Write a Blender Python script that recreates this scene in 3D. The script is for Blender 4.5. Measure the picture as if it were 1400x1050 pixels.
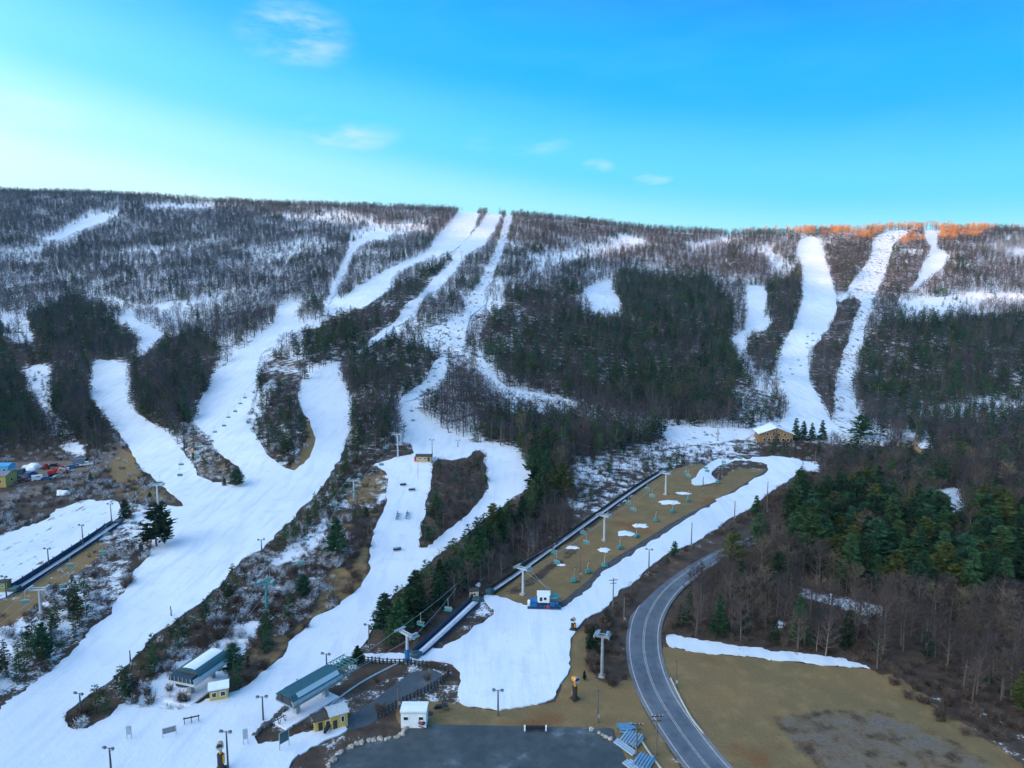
import bpy, bmesh, math, random
import numpy as np
from mathutils import Vector, Matrix
from mathutils.geometry import delaunay_2d_cdt

for _o in list(bpy.data.objects):
    bpy.data.objects.remove(_o)
scene = bpy.context.scene
COL = scene.collection
random.seed(7)
RNG = np.random.default_rng(11)
PI = math.pi

# ------------------------------------------------------------------ camera
FPX, HORIZ, CAMZ = 950.0, 410.0, 85.0            # focal length in px of a 1400 px wide frame, eye level row, drone height
PITCH = math.atan((525.0 - HORIZ) / FPX)
cam_data = bpy.data.cameras.new('camera')
cam_data.sensor_width = 36.0
cam_data.lens = 36.0 * FPX / 1400.0
cam_data.clip_start, cam_data.clip_end = 0.5, 20000.0
cam = bpy.data.objects.new('camera', cam_data)
COL.objects.link(cam)
cam.location = (0.0, 0.0, CAMZ)
cam.rotation_euler = (PI / 2 - PITCH, 0.0, 0.0)
scene.camera = cam

# ------------------------------------------------------------------ sky, sun, exposure
SUN_EL, SUN_AZ = math.radians(9.0), math.radians(-115.0)      # azimuth from +Y (view direction), negative = to the left
SKY_TILT, GLOW_W, GLOW_C, NISH, CLOUD_LOC = 12.0, 40.0, (4.9, 4.8, 4.6), 0.06, (0.0, 0.0, 0.0)
WISPS = [(-13.5, 12.5, 5.5, 1.6), (0.3, 12.2, 5.0, 1.1), (-16.5, 19.0, 5.0, 2.6), (-36, 12, 7, 1.6), (6.8, 10.4, 1.6, .7), (11, 9.3, 2, .5)]
SKY_STOPS = [(-20, (.74, .90, .95)), (0, (.56, .86, .95)), (3.5, (.34, .79, .95)), (7.5, (.10, .61, .90)), (14, (.0, .40, .87)), (24, (.0, .185, .77)), (50, (.10, .34, .68))]
world = bpy.data.worlds.new('World')
scene.world = world
world.use_nodes = True
wn, wl = world.node_tree.nodes, world.node_tree.links
wn.clear()
def N(nodes, kind, **kw):
    n = nodes.new(kind)
    for k, v in kw.items():
        setattr(n, k, v)
    return n
w_out = N(wn, 'ShaderNodeOutputWorld')
w_bg = N(wn, 'ShaderNodeBackground')
w_sky = N(wn, 'ShaderNodeTexSky', sky_type='NISHITA', sun_disc=False)
w_sky.sun_elevation = SUN_EL
w_sky.sun_rotation = SUN_AZ
w_sky.altitude = 300.0
w_sky.air_density, w_sky.dust_density, w_sky.ozone_density = 1.0, 0.3, 2.0
def wmath(op, a, b=None, c=None, clamp=False):
    m = N(wn, 'ShaderNodeMath', operation=op, use_clamp=clamp)
    for i, v in enumerate((a, b, c)):
        if v is None: continue
        if isinstance(v, (int, float)): m.inputs[i].default_value = v
        else: wl.new(v, m.inputs[i])
    return m.outputs[0]
def wmix(f, a, b, mode='MIX'):
    m = N(wn, 'ShaderNodeMix', data_type='RGBA', blend_type=mode)
    for k, x in ((0, f), (6, a), (7, b)):
        if isinstance(x, (int, float)): m.inputs[k].default_value = x
        elif isinstance(x, tuple): m.inputs[k].default_value = (*x, 1)
        else: wl.new(x, m.inputs[k])
    return m.outputs[2]
def wsmooth(v, lo, hi, a=0.0, b=1.0):
    m = N(wn, 'ShaderNodeMapRange', interpolation_type='SMOOTHSTEP')
    for k, x in (('From Min', lo), ('From Max', hi), ('To Min', a), ('To Max', b)): m.inputs[k].default_value = x
    wl.new(v, m.inputs['Value']); return m.outputs[0]
w_tc = N(wn, 'ShaderNodeTexCoord')
w_sep = N(wn, 'ShaderNodeSeparateXYZ'); wl.new(w_tc.outputs['Generated'], w_sep.inputs[0])
w_el = wmath('ARCSINE', w_sep.outputs['Z'])                                   # elevation, radians
w_dot = N(wn, 'ShaderNodeVectorMath', operation='DOT_PRODUCT'); wl.new(w_tc.outputs['Generated'], w_dot.inputs[0])
w_dot.inputs[1].default_value = (math.sin(SUN_AZ) * math.cos(SUN_EL), math.cos(SUN_AZ) * math.cos(SUN_EL), math.sin(SUN_EL))
w_sunang = wmath('ARCCOSINE', w_dot.outputs['Value'])
# the clear evening sky: pale at the horizon, azure above, the pale band standing higher towards the sun
w_toward = wsmooth(w_sunang, math.radians(45), math.radians(150), 1.0, 0.0)
w_eff = wmath('SUBTRACT', w_el, wmath('MULTIPLY', w_toward, math.radians(SKY_TILT)))
w_ramp = N(wn, 'ShaderNodeValToRGB'); w_ramp.color_ramp.interpolation = 'EASE'
_els = SKY_STOPS
w_er = w_ramp.color_ramp.elements
while len(w_er) < len(_els): w_er.new(0.5)
for _e, (_d, _c) in zip(w_er, _els):
    _e.position = (_d + 20) / 110.0; _e.color = (*_c, 1)
wl.new(wmath('DIVIDE', wmath('ADD', w_eff, math.radians(20)), math.radians(110)), w_ramp.inputs[0])
w_glow = wmath('POWER', 2.718, wmath('MULTIPLY', wmath('POWER', wmath('DIVIDE', w_sunang, math.radians(GLOW_W)), 2.0), -1.0))
w_col = wmix(1.0, w_ramp.outputs[0], wmix(w_glow, (0, 0, 0), GLOW_C), 'ADD')
# thin wisps of cirrus
w_map = N(wn, 'ShaderNodeMapping'); w_map.inputs['Scale'].default_value = (4.5, 4.5, 17.0); w_map.inputs['Location'].default_value = CLOUD_LOC
wl.new(w_tc.outputs['Generated'], w_map.inputs['Vector'])
w_nz = N(wn, 'ShaderNodeTexNoise'); w_nz.inputs['Scale'].default_value = 1.7; w_nz.inputs['Detail'].default_value = 8; w_nz.inputs['Roughness'].default_value = .62
wl.new(w_map.outputs[0], w_nz.inputs['Vector'])
w_az = wmath('ARCTAN2', w_sep.outputs['X'], w_sep.outputs['Y'])
w_win = None
for _a, _e, _wa, _we in WISPS:
    _d = wmath('ADD', wmath('POWER', wmath('DIVIDE', wmath('SUBTRACT', w_az, math.radians(_a)), math.radians(_wa)), 2.0), wmath('POWER', wmath('DIVIDE', wmath('SUBTRACT', w_el, math.radians(_e)), math.radians(_we)), 2.0))
    _d = wsmooth(_d, 0.0, 1.0, 1.0, 0.0)
    w_win = _d if w_win is None else wmath('MAXIMUM', w_win, _d)
w_cl = wmath('MULTIPLY', wsmooth(w_nz.outputs['Fac'], .38, .70, 0, .62), wmath('ADD', w_win, .04))
w_col = wmix(w_cl, w_col, (.62, .80, .92))
# the Nishita sky carries the rest of the light
w_bg.inputs['Strength'].default_value = 0.10
w_col = wmix(1.0, wmix(1.0, w_sky.outputs[0], (NISH, NISH, NISH), 'MULTIPLY'), wmix(1.0, w_col, (10.0, 10.0, 10.0), 'MULTIPLY'), 'ADD')
wl.new(w_col, w_bg.inputs['Color'])
#SKYEND
wl.new(w_bg.outputs[0], w_out.inputs['Surface'])

sun_data = bpy.data.lights.new('sun', 'SUN')
sun_data.energy = 5.0
sun_data.angle = math.radians(0.5)
sun_data.color = (1.0, 0.52, 0.22)
sun = bpy.data.objects.new('sun', sun_data)
COL.objects.link(sun)
_sd = Vector((math.sin(SUN_AZ) * math.cos(SUN_EL), math.cos(SUN_AZ) * math.cos(SUN_EL), math.sin(SUN_EL)))
sun.rotation_euler = _sd.to_track_quat('Z', 'Y').to_euler()
sun.location = (-600, 400, 900)

vs = scene.view_settings
scene.display_settings.display_device = 'sRGB'
vs.view_transform = 'Standard'
vs.look = 'None'
vs.gamma = 1.0
vs.use_curve_mapping = False
vs.exposure = 0.30
# ------------------------------------------------------------------ terrain height (metres)
_cp, _sp = math.cos(PITCH), math.sin(PITCH)
def project(x, y, z):
    """world -> photograph pixel (1400 x 1050), used to look positions up on the survey polygons below"""
    x = np.asarray(x, float); y = np.asarray(y, float); z = np.asarray(z, float) - CAMZ
    dep = y * _cp - z * _sp
    up = y * _sp + z * _cp
    dep = np.where(dep < 1.0, 1.0, dep)
    return 700.0 + FPX * x / dep, 525.0 - FPX * up / dep

_XT = np.arange(-4200, 4201, 10.0)
def _curve(pts, smooth=9):
    p = np.array(pts, float)
    v = np.interp(_XT, p[:, 0], p[:, 1])
    k = np.ones(smooth) / smooth
    for _ in range(2):
        v = np.convolve(np.pad(v, smooth // 2, mode='edge'), k, mode='valid')
    return v
# ridge: photograph column, skyline ground row, distance
_RP = [(-300, 249, 1720), (-100, 258, 1700), (0, 262, 1680), (200, 269, 1650), (350, 279, 1600), (500, 283, 1520), (600, 288, 1480), (660, 291, 1450),
       (700, 293, 1440), (800, 304, 1400), (900, 316, 1350), (1000, 321, 1300), (1060, 319, 1270), (1200, 314, 1240), (1300, 313, 1230),
       (1400, 316, 1230), (1600, 320, 1240)]
_rx = []
for _u, _v, _Y in _RP:
    _t = (525.0 - _v) / FPX
    _z = CAMZ + _Y * (_t * _cp - _sp) / (_cp + _t * _sp)
    _dep = _Y * _cp - (_z - CAMZ) * _sp
    _rx.append(((_u - 700) / FPX * _dep, _Y, _z))
_rx = [(-4200, 1700, 340), (-2000, 1720, 345)] + _rx + [(1900, 1300, 190), (4200, 1500, 180)]
R_Y = _curve([(a, b) for a, b, c in _rx], 7)
R_Z = _curve([(a, c) for a, b, c in _rx], 5)
B_Y = _curve([(-4200, 420), (-700, 400), (-330, 385), (-150, 330), (0, 345), (80, 400), (200, 440), (500, 450), (4200, 470)])
B_Z = _curve([(-4200, 12), (-700, 9), (-330, 5), (-150, 13), (0, 15), (80, 14), (200, 9), (500, 10), (4200, 12)])
_WV = []
_r = np.random.default_rng(5)
for _w in (420, 330, 250, 190, 150, 120, 95, 80, 70):
    for _k in range(2):
        _a = _r.uniform(0, 2 * PI)
        _WV.append((math.cos(_a) * 2 * PI / _w, math.sin(_a) * 2 * PI / _w, _r.uniform(0, 6.28), 0.0085 * _w))
SHADE_HILL = 640.0  # height of the added hill, set by where its shadow line falls
def H(x, y):
    x = np.asarray(x, float); y = np.asarray(y, float)
    ry, rz = np.interp(x, _XT, R_Y), np.interp(x, _XT, R_Z)
    by, bz = np.interp(x, _XT, B_Y), np.interp(x, _XT, B_Z)
    t = np.clip((y - 140.0) / (by - 140.0), 0, 1)
    fore = bz * (0.45 * t + 0.55 * t * t)
    s = (y - by) / (ry - by)
    sc = np.clip(s, 0, 1)
    hill = (rz - bz) * (0.80 * sc + 0.20 * sc * sc)
    back = np.clip(y - ry, 0, 900)
    z = fore + hill - 0.10 * back
    amp = np.clip((y - 170.0) / 300.0, 0.0, 1.0) * np.clip(1.15 - s, 0.12, 1.0)
    n = np.zeros_like(z)
    for kx, ky, ph, a in _WV:
        n = n + a * np.sin(kx * x + ky * y + ph)
    z = z + n * amp * 0.55
    q = np.clip((-1650.0 - x) / 1050.0, 0, 1)              # unseen hill added left of the frame to shade the valley below the crest
    return np.maximum(z, SHADE_HILL * q * q * (3 - 2 * q) + 0.004 * y)
def unproject(u, v):
    """photograph pixel -> point on the terrain"""
    u = np.atleast_1d(np.asarray(u, float)); v = np.atleast_1d(np.asarray(v, float))
    a, b = (u - 700.0) / FPX, (525.0 - v) / FPX
    dx, dy, dz = a, _cp + b * _sp, -_sp + b * _cp
    t0 = np.full_like(u, 60.0); t1 = np.full_like(u, np.nan); t = t0.copy(); done = np.zeros(u.shape, bool)
    while True:
        tn = t + np.maximum(2.0, t * 0.012)
        below = (CAMZ + dz * tn < H(dx * tn, dy * tn)) & ~done
        t0 = np.where(~done, t, t0); t1 = np.where(below, tn, t1); done |= below
        t = tn
        if done.all() or t[0] > 2600: break
    t1 = np.where(done, t1, 1600.0); t0 = np.where(done, t0, 1600.0)
    for _ in range(24):
        m = 0.5 * (t0 + t1)
        bl = CAMZ + dz * m < H(dx * m, dy * m)
        t1 = np.where(bl, m, t1); t0 = np.where(bl, t0, m)
    return dx * t1, dy * t1
def at(u, v):
    x, y = unproject(u, v)
    x, y = float(x[0]), float(y[0])
    return Vector((x, y, float(H(x, y))))
def ppm(p):
    """pixels per metre at a point"""
    return FPX / (p[1] * _cp - (p[2] - CAMZ) * _sp)

# ------------------------------------------------------------------ survey: outlines traced in photograph pixels, draped on the terrain
RUNS = {
 'a': [(128,491),(150,493),(175,500),(178,548),(187,566),(206,578),(236,598),(247,615),(262,634),(267,649),(291,658),(329,667),(333,655),(329,642),
       (310,630),(291,611),(286,593),(264,579),(271,555),(284,531),(295,507),(329,483),(343,466),(374,446),(378,425),(387,415),(416,411),(407,424),(403,437),(412,444),
       (436,441),(450,441),(438,447),(408,452),
       (377,470),(356,487),(351,514),(346,542),(338,578),(348,594),(363,618),(384,639),(404,644),(425,625),(432,598),(425,578),(411,559),(410,530),(422,514),
       (446,501),(469,495),(461,514),(474,535),(481,562),(479,586),(473,605),(463,632),(446,659),(422,687),(405,707),(384,725),(357,752),(336,762),
       (315,779),(302,800),(281,821),(254,838),(219,865),(195,889),(171,912),(140,942),(106,962),(92,975),(91,998),(117,997),(147,984),(168,962),(200,968),(240,972),
       (288,957),(320,948),(343,937),(363,918),(384,899),(404,872),(428,848),(464,827),(491,807),(505,786),(505,745),(514,714),(526,690),(531,659),(529,644),(510,637),
       (530,630),(567,622),(560,600),(550,580),(541,560),(546,549),(565,556),(587,573),(611,592),(646,604),(687,612),(711,614),(718,635),(733,658),(711,673),
       (663,711),(632,735),(587,769),(560,797),(526,824),(517,855),(502,878),(481,899),(449,915),(411,947),(384,971),(366,990),(345,1008),(352,1020),(385,1012),(430,1000),(470,990),
       (480,998),(440,1015),(400,1040),(380,1090),(-60,1090),(-60,1010),(0,971),(34,944),(69,920),(103,889),(123,864),(147,845),(161,820),(178,800),(185,779),(210,757),
       (205,722),(222,690),(252,694),(233,673),(199,646),(183,622),(171,601),(158,585),(135,562),(122,540),(125,510)],
 'race_gap': [(591,629),(602,627),(618,632),(640,628),(655,612),(663,622),(668,653),(666,673),(639,704),(605,731),(577,752),(572,750),(577,721),(584,690),(591,663)],
 'f': [(1037,627),(1060,625),(1100,629),(1098,636),(1083,653),(1055,671),(1023,697),(990,714),(971,730),(950,742),(920,753),(882,781),(862,800),(824,831),
       (797,851),(783,869),(779,886),(778,913),(759,956),(725,966),(677,970),(639,966),(622,951),(632,925),(625,913),(601,903),(557,906),(498,903),(497,893),
       (522,897),(560,893),(577,887),(600,890),(622,876),(648,857),(668,846),(680,838),(660,822),(659,814),(680,815),(711,827),(752,834),(769,831),(803,808),(821,784),(869,755),(920,722),(954,701),
       (1052,643),(1054,636),(1037,631),(1002,629),(975,640),(970,652),(985,657),(965,664),(944,663),(952,650),(965,635),(985,627)],
 'g': [(1095,324),(1122,324),(1126,345),(1129,360),(1139,391),(1143,405),(1146,422),(1126,459),(1112,477),(1105,507),(1115,542),(1129,562),(1134,576),(1150,590),(1160,600),(1120,602),(1090,598),(1067,588),(1078,562),(1071,545),
       (1061,514),(1067,477),(1088,446),(1097,405),(1097,367),(1088,343)],
 'h': [(1143,407),(1158,402),(1167,384),(1187,360),(1194,339),(1192,328),(1211,317),(1246,315),(1238,325),(1222,333),
       (1215,360),(1208,384),(1196,405),(1188,432),(1178,466),(1168,511),(1165,542),(1174,569),(1190,590),(1220,598),(1200,604),(1152,602),(1142,588),(1137,576),(1139,562),(1145,514),(1157,477),(1167,446),(1180,413),(1162,404),(1147,418)],
 'i': [(1263,314),(1283,315),(1285,324),(1278,338),(1300,350),(1290,367),(1263,387),(1244,400),(1256,381),(1265,357),(1275,343),(1265,329)],
 'j': [(1019,391),(1047,393),(1049,418),(1040,435),(1057,442),(1047,453),(1023,453),(1019,483),(999,466),(1018,453)],
 'k': [(797,398),(836,381),(838,398),(850,418),(845,429),(814,429)],
 'l': [(627,290),(659,290),(646,319),(625,341),(581,357),(543,374),(533,398),(491,425),(478,423),(447,432),(440,426),(474,405),(485,394),(543,363),(584,346),(594,329),(618,302)],
 'm': [(668,290),(689,290),(677,315),(663,336),(642,346),(632,358),(623,374),(605,394),(577,411),(570,432),(543,446),(522,466),(502,473),(509,463),(543,439),(553,422),(577,401),
       (591,381),(618,360),(622,346),(646,322),(659,305)],
 'n': [(692,291),(702,293),(694,322),(687,350),(673,381),(663,405),(665,415),(642,435),(639,459),(639,477),(618,480),(577,466),(577,453),(618,439),(632,432),(646,401),(663,374),(673,353),(682,330)],
 'o': [(649,478),(666,494),(680,518),(692,531),(725,538),(786,549),(790,556),(731,549),(687,539),(659,521),(651,500)],
 'q': [(60,332),(82,322),(103,309),(123,297),(150,294),(147,303),(113,315),(93,326)],
 'r': [(153,434),(175,430),(192,442),(228,456),(216,466),(195,490),(187,480),(194,466),(185,449)],
 'tube': [(77,697),(117,683),(165,685),(161,711),(141,718),(110,745),(69,776),(27,800),(14,815),(-40,830),(-40,745),(0,733),(30,722),(60,712)],
 'flat': [(905,580),(945,583),(1000,588),(1035,586),(1032,598),(1000,604),(930,611),(908,604)],
 'p': [(594,494),(612,486),(613,500),(606,520),(598,534),(577,541),(560,549),(546,549),(560,536),(585,520)],
 't': [(482,334),(500,322),(520,314),(534,322),(528,330),(505,330),(486,342),(478,362),(468,384),(456,405),(447,419),(443,420),(455,393),(470,360)],
 'field': [(908,868),(935,872),(1000,882),(1080,893),(1150,901),(1195,914),(1150,912),(1060,902),(960,892),(912,884)],
}
HARD = ['a', 'f', 'g', 'h', 'i', 'j', 'k', 'l', 'm', 'n', 'o', 'q', 'r', 'tube', 'field', 'flat', 'p', 't']
MW, MH, MO = 1640, 1120, 120                       # mask size, and the margin it keeps round the photograph
def raster(poly, soft=0):
    m = np.zeros((MH, MW), np.float32)
    p = [(a + MO, b) for a, b in poly]
    n = len(p)
    for row in range(MH):
        yy = row + 0.5
        xs = []
        for i in range(n):
            (x0, y0), (x1, y1) = p[i], p[(i + 1) % n]
            if (y0 <= yy) != (y1 <= yy):
                xs.append(x0 + (yy - y0) / (y1 - y0) * (x1 - x0))
        xs.sort()
        for a, b in zip(xs[::2], xs[1::2]):
            a, b = max(0, int(round(a))), min(MW, int(round(b)))
            if b > a: m[row, a:b] = 1.0
    return blur(m, soft) if soft else m
def blur(m, r):
    r = int(r)
    for _ in range(2):
        for ax in (0, 1):
            pw = [(0, 0), (0, 0)]; pw[ax] = (r + 1, r)
            c = np.cumsum(np.pad(m, pw, mode='edge'), axis=ax)
            sl1 = [slice(None)] * 2; sl0 = [slice(None)] * 2
            sl1[ax] = slice(2 * r + 1, None); sl0[ax] = slice(0, -2 * r - 1)
            m = (c[tuple(sl1)] - c[tuple(sl0)]) / (2 * r + 1)
    return m.astype(np.float32)
def sample(m, u, v):
    iu = np.clip(np.round(np.asarray(u) + MO - 0.5).astype(int), 0, MW - 1)
    iv = np.clip(np.round(np.asarray(v) - 0.5).astype(int), 0, MH - 1)
    return m[iv, iu]
M_SNOW = np.zeros((MH, MW), np.float32)
for _k in HARD:
    M_SNOW = np.maximum(M_SNOW, raster(RUNS[_k]))
GAPS = [[(1278,676),(1308,674),(1316,692),(1300,700),(1286,690)], [(1099,808),(1130,816),(1168,824),(1200,834),(1160,832),(1100,815)], [(1060,850),(1077,852),(1075,857),(1060,856)],
 [(1095,628),(1120,632),(1118,644),(1098,642)],
 [(1255,604),(1272,604),(1270,618),(1258,616)], [(1232,592),(1250,592),(1250,612),(1234,612)]]
for _g in GAPS: M_SNOW = np.maximum(M_SNOW, raster(_g))
M_SNOW *= 1.0 - raster(RUNS['race_gap'])

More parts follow.
